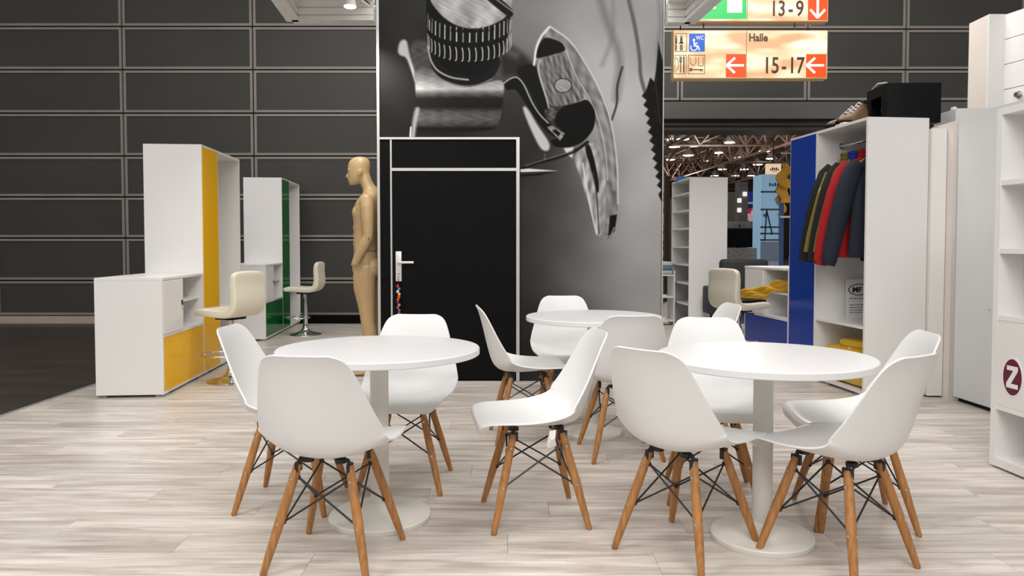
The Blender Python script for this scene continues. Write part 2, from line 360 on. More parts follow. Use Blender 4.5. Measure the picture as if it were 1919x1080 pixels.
def mural_values(U, V):
    """grey values of the printed photograph; U, V in print units (1260 wide, top of print at 0)"""
    pts = [(0, 0, .17), (0, 300, .15), (0, 560, .12), (100, 100, .17), (200, 500, .1), (620, 0, .46), (620, 200, .44), (700, 60, .52), (620, 420, .2), (600, 560, .18),
           (900, 0, .58), (900, 150, .66), (1000, 250, .72), (1000, 0, .55), (1100, 100, .58), (1220, 0, .66), (1180, 180, .6), (1080, 400, .74), (1080, 600, .70),
           (1120, 800, .74), (1150, 1000, .72), (1200, 1000, .56), (1050, 1100, .58), (950, 700, .5), (900, 900, .42), (800, 800, .33), (700, 760, .2), (640, 700, .14), (640, 900, .16), (640, 1100, .15),
           (760, 1050, .28), (850, 1150, .38), (1000, 1250, .5), (1150, 1250, .62), (1100, 1450, .56), (900, 1400, .30), (760, 1400, .17), (650, 1400, .12), (1200, 1500, .5),
           (900, -200, .5), (1200, -200, .55), (300, -200, .2), (640, -200, .4), (900, 1650, .3), (1200, 1650, .45)]
    num = np.zeros_like(U); den = np.zeros_like(U) + 1e-12
    for a, b, v in pts:
        k = np.exp(-((U - a) ** 2 + (V - b) ** 2) / (2 * 95. ** 2)) + 1e-9; num += k * v; den += k
    G = num / den
    rs = np.random.RandomState(3)
    def noise(sx, sy, ang=0.):
        c, s = math.cos(ang), math.sin(ang); x = (U * c + V * s); y = (-U * s + V * c); r = np.zeros_like(U)
        for i in range(7):
            a = rs.rand() * 6.28; f = .6 + rs.rand() * 1.2; g = .6 + rs.rand() * 1.2
            r += np.sin(x / sx * f + a + 1.7 * np.sin(y / sy * g + a * 2)) * np.cos(y / sy * g + a * 3)
        return r / 4
    def round_(P, closed):
        P = np.array(P, float)
        for _ in range(2):
            Q = []
            for i in range(len(P) if closed else len(P) - 1):
                a, b = P[i], P[(i + 1) % len(P)]; Q += [a * .78 + b * .22, a * .22 + b * .78]
            if not closed: Q[0] = P[0]; Q[-1] = P[-1]
            P = np.array(Q)
        return P
    def poly(P, soft=2.):
        P = round_(P, True) if 4 < len(P) < 25 else np.array(P, float); inside = np.zeros(U.shape, bool); dm = np.full(U.shape, 1e9)
        n = len(P)
        for i in range(n):
            (x0, y0), (x1, y1) = P[i], P[(i + 1) % n]
            cond = ((y0 > V) != (y1 > V)); dy = (y1 - y0) if y1 != y0 else 1e-9
            inside ^= cond & (U < (x1 - x0) * (V - y0) / dy + x0)
            ex, ey = x1 - x0, y1 - y0; t = np.clip(((U - x0) * ex + (V - y0) * ey) / (ex * ex + ey * ey + 1e-9), 0, 1)
            dm = np.minimum(dm, np.hypot(U - x0 - t * ex, V - y0 - t * ey))
        sd = np.where(inside, dm, -dm)
        return np.clip(.5 + sd / (2 * soft), 0, 1)
    def path(P, wd, soft=2.):
        P = round_(P, False) if len(P) > 2 else np.array(P, float); dm = np.full(U.shape, 1e9)
        for (x0, y0), (x1, y1) in zip(P[:-1], P[1:]):
            ex, ey = x1 - x0, y1 - y0; t = np.clip(((U - x0) * ex + (V - y0) * ey) / (ex * ex + ey * ey + 1e-9), 0, 1)
            dm = np.minimum(dm, np.hypot(U - x0 - t * ex, V - y0 - t * ey))
        return np.clip(.5 + (wd / 2 - dm) / (2 * soft), 0, 1)
    def put(mask, val):
        nonlocal G
        G = G * (1 - mask) + val * mask
    G = G + .025 * noise(60, 90)
    # blurred stalks behind
    put(path([(930, -60), (985, 120), (1040, 250), (1020, 420)], 26, 16) * .6, .36)
    put(path([(1000, -60), (1010, 160), (960, 280)], 16, 10) * .5, .45)
    put(path([(1050, -60), (1095, 110), (1118, 250), (1120, 330), (1150, 420)], 15, 4) * .8, .30)
    put(path([(1185, -60), (1205, 100), (1190, 230)], 12, 8) * .5, .42)
    put(path([(1075, 0), (1105, 140)], 10, 6) * .4, .42)
    put(path([(1045, 290), (1022, 370), (1025, 440), (1002, 508)], 9, 3) * .9, .18)
    # saw-toothed blade at the right edge
    saw = [(1195, 185), (1210, 250), (1224, 330), (1226, 845), (1212, 850)]
    for i in range(12):
        t = i / 11; bx = 1207 - 72 * t; by = 830 - 410 * t; saw += [(bx - 8, by - 10), (bx + 6, by - 30)]
    saw += [(1140, 400), (1162, 332), (1178, 350), (1186, 300)]
    put(poly(saw, 2.5), .07 + .05 * np.maximum(noise(14, 22), 0))
    put(path([(1195, 190), (1180, 330), (1205, 520)], 3, 2) * .5, .4)
    # left metal hook and cylinder
    put(poly([(150, 180), (240, 180), (260, 290), (300, 345), (175, 350)], 10), .31 + .07 * noise(12, 12))
    put(poly([(106, 228), (112, 190), (128, 174), (146, 180), (155, 235), (178, 310), (180, 360), (162, 300), (142, 248), (118, 242)], 5), .78)
    cyl = [(172, 300), (240, 288), (300, 345), (400, 374), (480, 352), (552, 338), (548, 430), (528, 540), (470, 556), (180, 578), (152, 580), (172, 480), (182, 400)]
    ys = np.interp(V, [280, 330, 360, 380, 398, 420, 455, 478, 505, 530, 545, 575], [.3, .52, .68, .78, .42, .12, .10, .32, .36, .24, .06, .13])
    put(poly(cyl, 4), np.clip(ys + .06 * noise(11, 8) * (ys > .2), 0, 1))
    put(path([(188, 465), (176, 520), (168, 578)], 18, 6), .62)
    put(path([(160, 540), (157, 578)], 6, 2), .9)
    put(poly([(530, 190), (590, 200), (680, 280), (700, 360), (640, 360), (590, 320), (540, 330)], 14), .16)
    put(path([(545, 215), (600, 240)], 30, 14) * .6, .45)
    # knurled knob
    knob = [(228, -200), (590, -200), (592, 0), (578, 62), (574, 130), (548, 225), (510, 285), (470, 318), (400, 328), (330, 312), (262, 255), (234, 170), (226, 80)]
    put(poly([(232, 200), (238, 262), (262, 318), (320, 356), (400, 374), (470, 358), (520, 318), (548, 240)], 3), .09)
    put(path([(233, 205), (242, 260), (270, 305), (330, 335), (400, 342)], 7, 2.5), .72)
    put(path([(300, 345), (350, 364), (400, 370), (450, 362), (500, 338)], 5, 2), .5)
    put(poly(knob, 2.5), .045)
    for i in range(19):
        a = -1.42 + i * 2.84 / 18; x = 408 + 176 * math.sin(a); y = 64 + 70 * math.cos(a); q = abs(math.cos(a)) * .75 + .25
        put(path([(x, y - 4), (x - 1, y + 52)], 4.5 * q + 1, 1.5), .80 if i % 2 else .6)
        put(path([(x - 5 * q, y + 78), (x - 1, y + 92), (x - 1, y + 128), (x - 6 * q, y + 132)], 3.6 * q + 1, 1.5), .78)
    cap = [(236, -200), (590, -200), (590, 20), (578, 60), (548, 92), (500, 116), (450, 130), (400, 130), (350, 118), (296, 84), (252, 32), (238, 0)]
    edge = []
    for i in range(len(cap)): edge.append(cap[i])
    put(poly(edge, 3), np.clip(.66 + .22 * noise(40, 4, .5) + .1 * noise(14, 30), .25, 1))
    for i in range(19):   # notches of the rim bite into the cap
        a = -1.35 + i * 2.7 / 18; x = 408 + 172 * math.sin(a); y = 62 + 70 * math.cos(a); q = abs(math.cos(a)) * .8 + .2
        put(poly([(x - 7 * q, y + 16), (x, y - 8), (x + 7 * q, y + 16)], 1.5), .05)
    put(poly([(430, -30), (485, -30), (592, 52), (585, 86), (560, 78)], 3), .07)
    put(path([(470, -25), (590, 62)], 5, 2), .55)
    # right-hand lever: dark arm first
    put(poly([(590, 290), (690, 270), (745, 450), (720, 520), (650, 380)], 6), .06)
    put(poly([(625, 455), (645, 452), (690, 530), (745, 608), (738, 640), (705, 635), (660, 545)], 5), .80)
    put(poly([(548, 356), (590, 330), (622, 345), (664, 440), (724, 515), (806, 562), (782, 596), (712, 545), (640, 440), (598, 378), (562, 388)], 2.5), .05)
    put(path([(548, 358), (575, 338), (604, 328), (634, 360), (668, 440), (700, 488), (735, 522)], 5, 2), .72)
    # lower claw
    put(poly([(838, 670), (888, 606), (934, 604), (972, 650), (980, 760), (972, 990), (940, 996), (920, 905), (872, 745)], 4), np.clip(.64 + .2 * noise(9, 45, .15), .2, 1))
    put(poly([(800, 625), (842, 622), (838, 668), (815, 655)], 4), .86)
    put(poly([(886, 618), (906, 606), (925, 655), (945, 745), (950, 810), (940, 815), (920, 730)], 3), .05)
    put(path([(925, 725), (942, 830), (950, 985)], 5, 2), .2)
    put(path([(880, 690), (915, 880), (940, 985)], 6, 3), .88)
    # lever plate, bar and cavities
    lever = [(676, 282), (682, 225), (700, 160), (738, 120), (806, 160), (866, 220), (936, 352), (984, 452), (1012, 560), (1028, 690), (1032, 856), (1020, 960), (1004, 1006), (974, 1006), (974, 930), (984, 880), (980, 740), (962, 630), (930, 500), (895, 410), (850, 335)]
    put(poly(lever, 2.5), np.clip(.50 + .16 * noise(12, 40, -.5), .15, .9))
    put(poly([(684, 288), (700, 255), (806, 230), (845, 305), (895, 412), (860, 436), (790, 452), (742, 452), (716, 390)], 3), np.clip(.44 + .22 * noise(5, 40, -.35), .1, .85))
    put(path([(700, 262), (690, 300), (735, 440), (745, 500)], 6, 3), .8)
    put(poly([(680, 248), (698, 188), (726, 164), (790, 186), (808, 214), (800, 226), (694, 254)], 2.5), .035)
    put(path([(676, 280), (684, 210), (706, 160), (740, 124)], 9, 3), .92)
    put(path([(742, 122), (834, 182), (934, 344), (1000, 505), (1027, 690), (1030, 860)], 7, 2.5), .80)
    put(path([(812, 224), (850, 330), (900, 405), (945, 500), (978, 640), (985, 760)], 5, 2.5), .74)
    put(path([(955, 440), (1000, 600), (1012, 800)], 10, 6) * .5, .78)
    d = np.hypot((U - 797) / 36, (V - 366) / 29)
    put(np.clip(.5 + (1 - d) * 12, 0, 1), np.clip(.62 + .15 * noise(20, 6, .6), 0, 1)); put(np.clip(1 - np.abs(d - 1) * 9, 0, 1), .10)
    put(poly([(715, 470), (745, 455), (782, 462), (760, 512), (736, 512)], 3), .30 + .2 * noise(7, 7))
    put(poly([(784, 455), (862, 436), (898, 420), (934, 470), (930, 545), (880, 605), (820, 626), (760, 622), (742, 590), (800, 585), (800, 560), (756, 520)], 2.5), .025)
    put(poly([(730, 540), (752, 532), (806, 566), (786, 596)], 2), .55 + .25 * noise(8, 8)); put(poly([(752, 552), (768, 548), (788, 566), (778, 578)], 2), .04)
    put(poly([(996, 910), (1026, 904), (1016, 975), (988, 1004)], 2), .05); put(path([(976, 1000), (1000, 996), (1014, 960)], 5, 2), .6)
    # cable and thin blade
    put(path([(619, 715), (680, 690), (760, 672), (850, 640), (900, 602)], 12, 3), .06)
    put(path([(640, 700), (720, 675), (840, 640)], 3, 2) * .8, .62)
    put(path([(720, 675), (722, 650)], 3, 2), .5)
    put(poly([(619, 738), (760, 726), (700, 740), (619, 746)], 3), .04)
    put(poly([(619, 715), (655, 712), (774, 722), (619, 727)], 2), .88)
    return np.clip(G, 0, 1)

def mural(name, px0, px1, py0, py1, step):
    nx = int((px1 - px0) / step) + 1; ny = int((py1 - py0) / step) + 1
    gx = np.linspace(px0, px1, nx); gy = np.linspace(py0, py1, ny)
    PX, PY = np.meshgrid(gx, gy)
    G = mural_values((PX - 700) * 2.25, PY * 2.25)
    X = (PX - 959.5) / KT; Z = HC + (458 - PY) / KT
    V = np.stack([X, np.full_like(X, YT), Z], -1).reshape(-1, 3)
    idx = np.arange(nx * ny).reshape(ny, nx)
    F = np.stack([idx[:-1, :-1], idx[1:, :-1], idx[1:, 1:], idx[:-1, 1:]], -1).reshape(-1, 4)
    # a back face gives the print its thickness
    b = len(V); c4 = [idx[0, 0], idx[-1, 0], idx[-1, -1], idx[0, -1]]
    Vb = V[c4] + np.array([0, .012, 0])
    V = np.vstack([V, Vb]); faces = F.tolist() + [[b + 3, b + 2, b + 1, b]] + [[c4[i], b + i, b + (i + 1) % 4, c4[(i + 1) % 4]] for i in range(4)]
    me = bpy.data.meshes.new(name); me.from_pydata(V.tolist(), [], faces); me.update()
    g = np.concatenate([G.reshape(-1), np.full(4, .1)])
    gl = np.where(g <= .04045, g / 12.92, ((g + .055) / 1.055) ** 2.4)
    col = np.stack([gl * 1.0, gl * .995, gl * 1.0, np.ones_like(gl)], -1).astype(np.float32)
    at_ = me.color_attributes.new('print', 'FLOAT_COLOR', 'POINT'); at_.data.foreach_set('color', col.ravel())
    me.materials.append(M['mural']); return link(name, me, tower)
mm = bpy.data.materials.new('printed_fabric'); mm.use_nodes = True
_a = mm.node_tree.nodes.new('ShaderNodeVertexColor'); _a.layer_name = 'print'
mm.node_tree.links.new(_a.outputs[0], mm.node_tree.nodes['Principled BSDF'].inputs['Base Color'])
mm.node_tree.nodes['Principled BSDF'].inputs['Roughness'].default_value = .55
mm.node_tree.nodes['Principled BSDF'].inputs['Specular IOR Level'].default_value = .12
M['mural'] = mm
a = mural('mural_print', 712, 1239, -110, 258.6, 1.05); a['label'] = 'black and white macro photograph of a knurled knob and metal lever'
b = mural('mural_print', 973.5, 1239, 258.6, 722, 1.05); b['label'] = 'lower right part of the mural print in blurred greys'
# aluminium edge posts and skirting
box('edge_post', M['alu'], tower, xa, xa + .022, YT - .012, YT + .012, 0, ztop)
box('edge_post', M['alu'], tower, xb - .008, xb, YT - .006, YT + .012, 0, ztop)
box('side_panel', mat('grey_side_panel', (.45, .45, .44), .4), tower, xa, xa + .006, YT + .014, YT + 1.14, .02, ztop)
box('base_rail', M['alu'], tower, xa + .022, xb - .01, YT - .006, YT + .012, 0, .018)

# door in the tower
door = thing('door_1', None, None, (0, YT, 0)); door['kind'] = 'structure'
z0 = .022
def dbox(name, m, p0, p1, q0, q1, y0, y1, bev=0., par=None):
    return box(name, m, par or door, tx(p0), tx(p1), y0, y1, max(z0, tz(q1)), tz(q0), bev=bev)
dbox('door_frame', M['alu'], 713, 973.5, 258.6, 262.6, -.016, .01)
dbox('door_frame', M['alu'], 732.5, 735.5, 262.6, 800, -.012, .01)
dbox('door_frame', M['alu'], 967.5, 973.5, 262.6, 800, -.016, .01)
dbox('door_frame', M['alu'], 735.5, 967.5, 315.6, 321.0, -.012, .01)
dbox('side_strip', M['blackdoor'], 712, 732.5, 262.6, 800, -.004, .01)
dbox('transom_panel', M['blackdoor'], 735.5, 967.5, 262.6, 315.6, -.004, .01)
leaf = dbox('door_leaf', M['blackdoor'], 736.2, 967.0, 321.4, 712, -.007, .01)
hp = dbox('handle_plate', M['handle'], 742, 753, 471, 527, -.02, -.0072, .003, leaf)
hz = tz(491.5)
MB().tube([(tx(747.5), -.02, hz), (tx(747.5), -.055, hz), (tx(752), -.064, hz), (tx(777), -.066, hz)], .0105, 10).build('lever_handle', M['handle'], leaf, 40)
MB().lathe([(.006, 0), (.010, .002), (.010, .006)], 12).build('lock_cylinder', M['screw'], leaf).location = (tx(747.5), -.022, tz(513))
MB().box(tx(747) - .003, tx(747) + .003, -.034, -.0201, tz(525), tz(516)).build('key', M['screw'], leaf)
# beaded key pendant
kp = thing('key_pendant', 'string of colourful beads hanging from the key in the black door', 'key fob', (tx(747.2), YT - .032, 0))
MB().tube([(0, 0, tz(519)), (.001, 0, tz(560)), (.002, 0, tz(596))], .0022, 6).build('cord', mat('dark_red_cord', rgb(90, 22, 30), .8), kp)
cols = [(200, 50, 48), (70, 130, 180), (210, 205, 190), (235, 190, 40), (225, 80, 30), (200, 60, 40), (60, 60, 70), (215, 120, 40), (60, 110, 150), (190, 60, 50), (60, 90, 140), (200, 50, 60)]
for i, c in enumerate(cols):
    zz = tz(536 + i * 5.0); m_ = mat('bead_colour', rgb(*c), .4)
    dx = (-.005, .007, -.004, .008, .006, -.002)[i % 6]
    if i % 3 == 0: MB().ball((dx, 0, zz), .013, u=10, v=6).build('bead', m_, kp, 60)
    else: MB().box(dx - .011, dx + .011, -.011, .011, zz - .011, zz + .011, bev=.003).build('bead', m_, kp)

# ---------------------------------------------------------------- canopy frames on top of the tower
M['canopywhite'] = mat('canopy_fabric', (.84, .83, .82), .6, noise=(3, .02, (1, 1, 1)))
M['canopyrail'] = mat('pale_aluminium', (.78, .77, .75), .4, .2, noise=(6, .04, (1, 1, .2)))
def canopy(name, xin, xc, yb, yf, zb, label):
    t = thing(name, label, 'canopy frame', (0, 0, 0)); sg = 1 if xc > xin else -1
    def rail(p, q, horiz):
        mb = MB(); wd = .05
        for dz, hh, ww in ((0, .035, .05), (.035, .012, .038), (.047, .050, .05), (.097, .012, .038), (.109, .05, .05)):
            if horiz: mb.box(min(p[0], q[0]), max(p[0], q[0]), p[1] - ww, p[1] + ww, zb + dz, zb + dz + hh)
            else: mb.box(p[0] - ww, p[0] + ww, min(p[1], q[1]), max(p[1], q[1]), zb + dz, zb + dz + hh)
        return mb.build('frame_rail', M['canopyrail'], t)
    rail((xin, yb), (xc, yb), True)
    lr_ = rail((0, 0), (0, yf - yb), False); lr_.location = (xc, yb, 0); lr_.rotation_euler.z = .083
    xf = xc + .083 * (yb - yf)
    MB().rings([[(xin, yb - .02, z), (xc, yb - .02, z), (xf, yf, z), (xin, yf, z)] for z in (zb + .16, zb + .175)]).build('fabric_panel', M['canopywhite'], t)
    box('fascia_panel', M['canopywhite'], t, min(xin, xc), max(xin, xc), yb + .02, yb + .035, zb + .155, zb + .9)
    fp = box('fascia_panel', M['canopywhite'], t, -.015, .015, yf - yb, 0, zb + .155, zb + .9); fp.location = (xc, yb, 0); fp.rotation_euler.z = .083
    cb = MB()
    for dz in (.02, .08): cb.tube([(xc + sg * .053, yb, zb + dz), (xc + sg * .062, yb, zb + dz)], .009, 8)
    cb.build('corner_bolt', M['screw'], t)
    return t
XL, ZL = at(549, 41, 6.25)
canopy('canopy_frame', xa - .002, XL, 6.25, 3.2, ZL, 'white canopy frame corner left of the mural, lit by a spotlight')
XR, ZR = at(1292, 45, 6.25)
canopy('canopy_frame', xb + .002, XR, 6.25, 3.2, ZR, 'white canopy frame corner right of the mural, before the signs')
sx_, sz_ = at(656, 12, 5.9)
sp = thing('spotlight', 'small glowing spotlight with loose cable under the left canopy', 'spotlight', (sx_, 5.9, sz_))
MB().lathe([(.02, .085), (.038, .07), (.045, .02), (.05, 0), (.042, 0)], 18).build('lamp_head', M['white'], sp, 40)
MB().lathe([(.043, -.006), (.046, .0), (.02, .004)], 18).build('bulb', M['spotglow'], sp)
MB().tube([(0, 0, .08), (.02, 0, .12), (.03, .05, .145)], .012, 8).build('bracket', M['alu'], sp)
MB().tube([(.05, .05, .10), (.09, .06, .055), (.13, .06, .035), (.17, .06, .015), (.20, .06, .02)], .006, 6).build('cable', M['white'], sp)
MB().tube([(.06, .05, .11), (.10, .06, .075), (.15, .06, .025), (.165, .06, .02)], .006, 6).build('cable', M['black_wire'], sp)
pl = bpy.data.lights.new('spot_beam', 'SPOT'); pl.energy = 60; pl.spot_size = 2.0; pl.spot_blend = .6; pl.color = (1, .95, .86); pl.shadow_soft_size = .04
po = bpy.data.objects.new('spot_beam', pl); C.objects.link(po); po.parent = sp; po.location = (0, 0, -.03); po.rotation_euler = (.25, 0, 0)

# ---------------------------------------------------------------- hanging backlit signs
def glow_mat(name):
    m = bpy.data.materials.new(name); m.use_nodes = True; nt = m.node_tree; p = nt.nodes['Principled BSDF']
    tc = nt.nodes.new('ShaderNodeTexCoord'); mp = nt.nodes.new('ShaderNodeMapping'); mp.inputs['Scale'].default_value = (1.6, 1, 5.5)
    n = nt.nodes.new('ShaderNodeTexNoise'); n.inputs['Scale'].default_value = 1.25; n.inputs['Detail'].default_value = 1.0
    cr = nt.nodes.new('ShaderNodeValToRGB'); e = cr.color_ramp.elements
    e[0].position = .34; e[0].color = (.86, .47, .22, 1); e[1].position = .62; e[1].color = (1.25, 1.15, .85, 1)
    k = cr.color_ramp.elements.new(.47); k.color = (1.0, .76, .44, 1)
    nt.links.new(tc.outputs['Object'], mp.inputs[0]); nt.links.new(mp.outputs[0], n.inputs['Vector']); nt.links.new(n.outputs['Fac'], cr.inputs[0])
    nt.links.new(cr.outputs[0], p.inputs['Emission Color']); p.inputs['Emission Strength'].default_value = 1.0
    p.inputs['Base Color'].default_value = (.05, .045, .04, 1); p.inputs['Roughness'].default_value = .4
    return m
M['signglow'] = glow_mat('backlit_acrylic')
def em(name, c, s=1.): return mat(name, tuple(v * .08 for v in c), .4, emit=c, estr=s)
M['sign_orange'] = em('lit_orange', rgb(240, 84, 22)); M['sign_green'] = em('lit_green', rgb(10, 205, 92)); M['sign_blue'] = em('lit_blue', rgb(12, 92, 205)); M['sign_white'] = em('lit_white', (.97, .95, .88), 1.0)
M['sign_ink'] = mat('sign_print', rgb(70, 34, 14), .5); M['signblack'] = mat('pictogram_print', (.02, .015, .01), .5)
YS = 9.0; KS = FPX / (YS - .075)
def sxx(px): return (px - 959.5) / KS
def szz(py): return HC + (458 - py) / KS + .0
def sign_base(name, px0, px1, py0, py1, label):
    t = thing(name, label, 'sign', (0, 0, 0))
    box('sign_case', mat('sign_case', rgb(150, 110, 70), .5, emit=(1, .75, .4), estr=.12), t, sxx(px0) - .008, sxx(px1) + .008, YS + .004, YS + .14, szz(py1) - .010, szz(py0) + .010)
    box('lit_face', M['signglow'], t, sxx(px0), sxx(px1), YS - .002, YS + .0039, szz(py1), szz(py0))
    for q in (.2, .8):
        X = sxx(px0 + (px1 - px0) * q); MB().tube([(X, YS + .07, szz(py0)), (X, YS + .07, 6.3 if py0 < 0 else szz(40) - .011)], .008, 6).build('hanger_rod', M['black_wire'], t)
    return t
def plate(t, name, m, a, b, c, d, y=.006, bev=0): return box(name, m, t, sxx(a), sxx(b), YS - y, YS - .0021, szz(d), szz(c))
def arrow(t, px, py, dx, dy, L=31, hd=14, wpx=4.6):
    mb = MB(); s = L / 2
    def bar(p, q):
        p = Vector(p); q = Vector(q); d = (q - p).normalized(); n = Vector((-d.y, d.x)) * wpx / 2
        P = [p + n, q + n, q - n, p - n]; mb.prism([(sxx(v.x), szz(v.y)) for v in P], YS - .009, YS - .0061)
    tip = (px + dx * s, py + dy * s); bar((px - dx * s, py - dy * s), tip)
    for sg in (1, -1):
        ex = tip[0] - dx * hd + sg * dy * hd; ey = tip[1] - dy * hd + sg * dx * hd; bar((tip[0] + dx * 1.5, tip[1] + dy * 1.5), (ex, ey))
    return mb.build('arrow', M['sign_white'], t)
def stext(t, s, px, py, hpx, sx=.72, m=None, bold=.004):
    return text('lettering', s, hpx / KS / .70, m or M['sign_ink'], t, (sxx(px), YS - (.0075 if m else .004), szz(py)), sx=sx, bold=bold)
s1 = sign_base('hall_sign', 1263, 1549, 59, 146, 'lower backlit hall sign with pictograms, Halle 15-17 and two left arrows')
plate(s1, 'panel_joint', M['signblack'], 1397.6, 1398.4, 59, 146, .004)
plate(s1, 'arrow_field', M['sign_orange'], 1360, 1397, 102, 145.5); plate(s1, 'arrow_field', M['sign_orange'], 1510, 1548, 102, 145.5)
arrow(s1, 1378, 123, -1, 0); arrow(s1, 1528, 123, -1, 0)
stext(s1, 'Halle', 1402, 78, 14, .86); stext(s1, '15', 1429, 137, 29.5, .74); stext(s1, '-', 1464, 137, 29.5, .7); stext(s1, '17', 1476, 137, 29.5, .74)
plate(s1, 'pictogram_field', M['sign_blue'], 1290.5, 1320, 64, 97.5)
stext(s1, 'WC', 1303, 75.5, 7.5, .8, M['sign_white'], .0006)
wc = MB()
def dot(mb, px, py, r, y0=-.010): mb.add([(sxx(px + r * math.cos(a)), YS + y0, szz(py + r * math.sin(a))) for a in np.linspace(0, 2 * PI, 14)[:-1]] + [(sxx(px + r * math.cos(a)), YS - .006, szz(py + r * math.sin(a))) for a in np.linspace(0, 2 * PI, 14)[:-1]], [tuple(range(13)), tuple(range(25, 12, -1))] + [(i, (i + 1) % 13, 13 + (i + 1) % 13, 13 + i) for i in range(13)])
def stroke(mb, P, wpx=1.6, y0=-.009, y1=-.004):
    for p, q in zip(P[:-1], P[1:]):
        p = Vector(p); q = Vector(q); d = (q - p).normalized(); n = Vector((-d.y, d.x)) * wpx / 2; p = p - d * wpx * .3; q = q + d * wpx * .3
        mb.prism([(sxx(v.x), szz(v.y)) for v in (p + n, q + n, q - n, p - n)], YS + y0, YS + y1)
dot(wc, 1299.5, 76, 2.3)
stroke(wc, [(1299.5, 79), (1300.5, 87), (1307, 87), (1310, 94.5)], 2.2); stroke(wc, [(1300, 82), (1306, 82)], 1.8)
stroke(wc, [(1300 + 6 * math.cos(a) - .5, 90 + 5.5 * math.sin(a)) for a in np.linspace(-2.6, -2.6 - 5.2, 14)], 1.7)
wc.build('wheelchair_symbol', M['sign_white'], s1)
def outline(px0, py0, px1, py1):
    mb = MB(); stroke(mb, [(px0, py0), (px1, py0), (px1, py1), (px0, py1), (px0, py0)], .9); return mb.build('pictogram_frame', M['signblack'], s1)
outline(1264.5, 64, 1286, 97.5); outline(1264.5, 104, 1285.5, 138.5); outline(1289.5, 104, 1320, 138.5)
mb = MB(); dot(mb, 1276, 69.5, 1.8, -.009); stroke(mb, [(1276, 73), (1276, 81)], 4.6); stroke(mb, [(1272.5, 81.5), (1279.5, 81.5)], 2); stroke(mb, [(1274.7, 85), (1274.7, 95)], 2); stroke(mb, [(1277.5, 85), (1277.5, 95)], 2)
stroke(mb, [(1266.5, 73), (1266.5, 82)], 3.4); stroke(mb, [(1266.5, 85), (1266.5, 95)], 2); dot(mb, 1266.5, 69.5, 1.6, -.009)
mb.build('people_symbol', M['signblack'], s1)
mb = MB(); stroke(mb, [(1275, 107), (1275, 136)], 1.6); stroke(mb, [(1273.3, 107), (1273.3, 117), (1277, 117), (1277, 107)], .9); stroke(mb, [(1281, 107), (1281, 136)], 2.4)
stroke(mb, [(1266 + 5 * math.cos(a), 121 + 12 * math.sin(a)) for a in np.linspace(-1.5, 1.5, 9)], .9); mb.build('cutlery_symbol', M['signblack'], s1)
mb = MB(); stroke(mb, [(1294, 131), (1316, 131)], 2.0); stroke(mb, [(1294 + 2.4 * math.cos(a), 131 + 2.4 * math.sin(a)) for a in np.linspace(.5, 5.8, 8)], 1.4); stroke(mb, [(1312, 131), (1312, 134)], 1.4); stroke(mb, [(1315.5, 131), (1315.5, 134)], 1.4)
stroke(mb, [(1292, 107), (1294, 120), (1300, 124), (1304, 116), (1303, 108)], .8); stroke(mb, [(1309, 108), (1308, 124), (1317, 124), (1317, 107)], .8); mb.build('key_symbol', M['sign_ink'], s1)
s2 = sign_base('hall_sign', 1263, 1549, -46, 40, 'upper backlit hall sign with green exit field and 13-9 beside a down arrow')
plate(s2, 'exit_field', M['sign_green'], 1264, 1397, -44, 37); plate(s2, 'panel_joint', M['signblack'], 1398.2, 1399, -46, 40, .004)
plate(s2, 'arrow_field', M['sign_orange'], 1512, 1548.5, -6, 39.5); arrow(s2, 1530, 17, 0, 1, 33)
plate(s2, 'door_symbol', M['sign_white'], 1361, 1389, -30, 25.5, .009)
mb = MB(); stroke(mb, [(1322, 14), (1340, -6), (1352, -20)], 9); stroke(mb, [(1324, -6), (1322, 14), (1338, 16)], 5); mb.build('running_symbol', M['sign_white'], s2)
stext(s2, '13', 1441, 31, 28, .74); stext(s2, '-', 1475, 31, 29, .72); stext(s2, '9', 1489, 31, 28, .78)

tag(MB().box(2.0, 3.75, YS - .1, YS + .3, 6.3, 6.5).box(2.0, 2.3, YS + .3, YB + .1, 6.3, 6.5).box(2.0, 2.3, YB + .1, YB + .25, 5.8, 6.5).build('trim_4', M['beam']), kind='structure')
# ---------------------------------------------------------------- colour-fronted wall units (counter + tall wardrobe)
T = .022
def counter_unit(loc, rz, cm, label, W=.96, H=.955, D=.50):
    t = thing('counter_cabinet', label, 'cabinet', (*loc, 0), rz, None)
    wb = M['whiteboard']; z0, zm = .022, .46
    xm = .435
    bevel(box('top_panel', wb, t, -.002, W, -.004, D, H - T, H), .002)
    box('side_panel', wb, t, 0, T, 0, D, z0, H - T); box('side_panel', wb, t, W - T, W, 0, D, z0, H - T)
    box('bottom_panel', wb, t, T, W - T, 0, D, z0, z0 + T); box('back_panel', wb, t, T, W - T, D - .012, D, z0 + T, H - T)
    box('middle_panel', wb, t, T, W - T, 0, D - .012, zm, zm + T); box('divider_panel', wb, t, xm, xm + T * .8, .004, D - .012, zm + T, H - T)
    box('shelf', wb, t, xm + T, W - T, .03, D - .012, .70, .718)
    d = box('door', wb, t, T + .002, xm - .002, -.006, .016, zm + T + .003, H - T - .003)
    kb = MB().tube([(xm - .03, -.022, .66), (xm - .03, -.006, .66)], .009, 10).build('lock', M['screw'], d)
    MB().box(xm - .042, xm - .018, -.012, -.006, .685, .725).build('latch', M['ink'], d)
    f = box('colour_panel', cm, t, T + .002, W - T - .002, -.004, .016, z0 + T + .002, zm - .003)
    for x in (.02, W - .13):
        for y in (.01, D - .07): box('foot', M['greyfoot'], t, x, x + .11, y, y + .06, 0, z0)
    return t
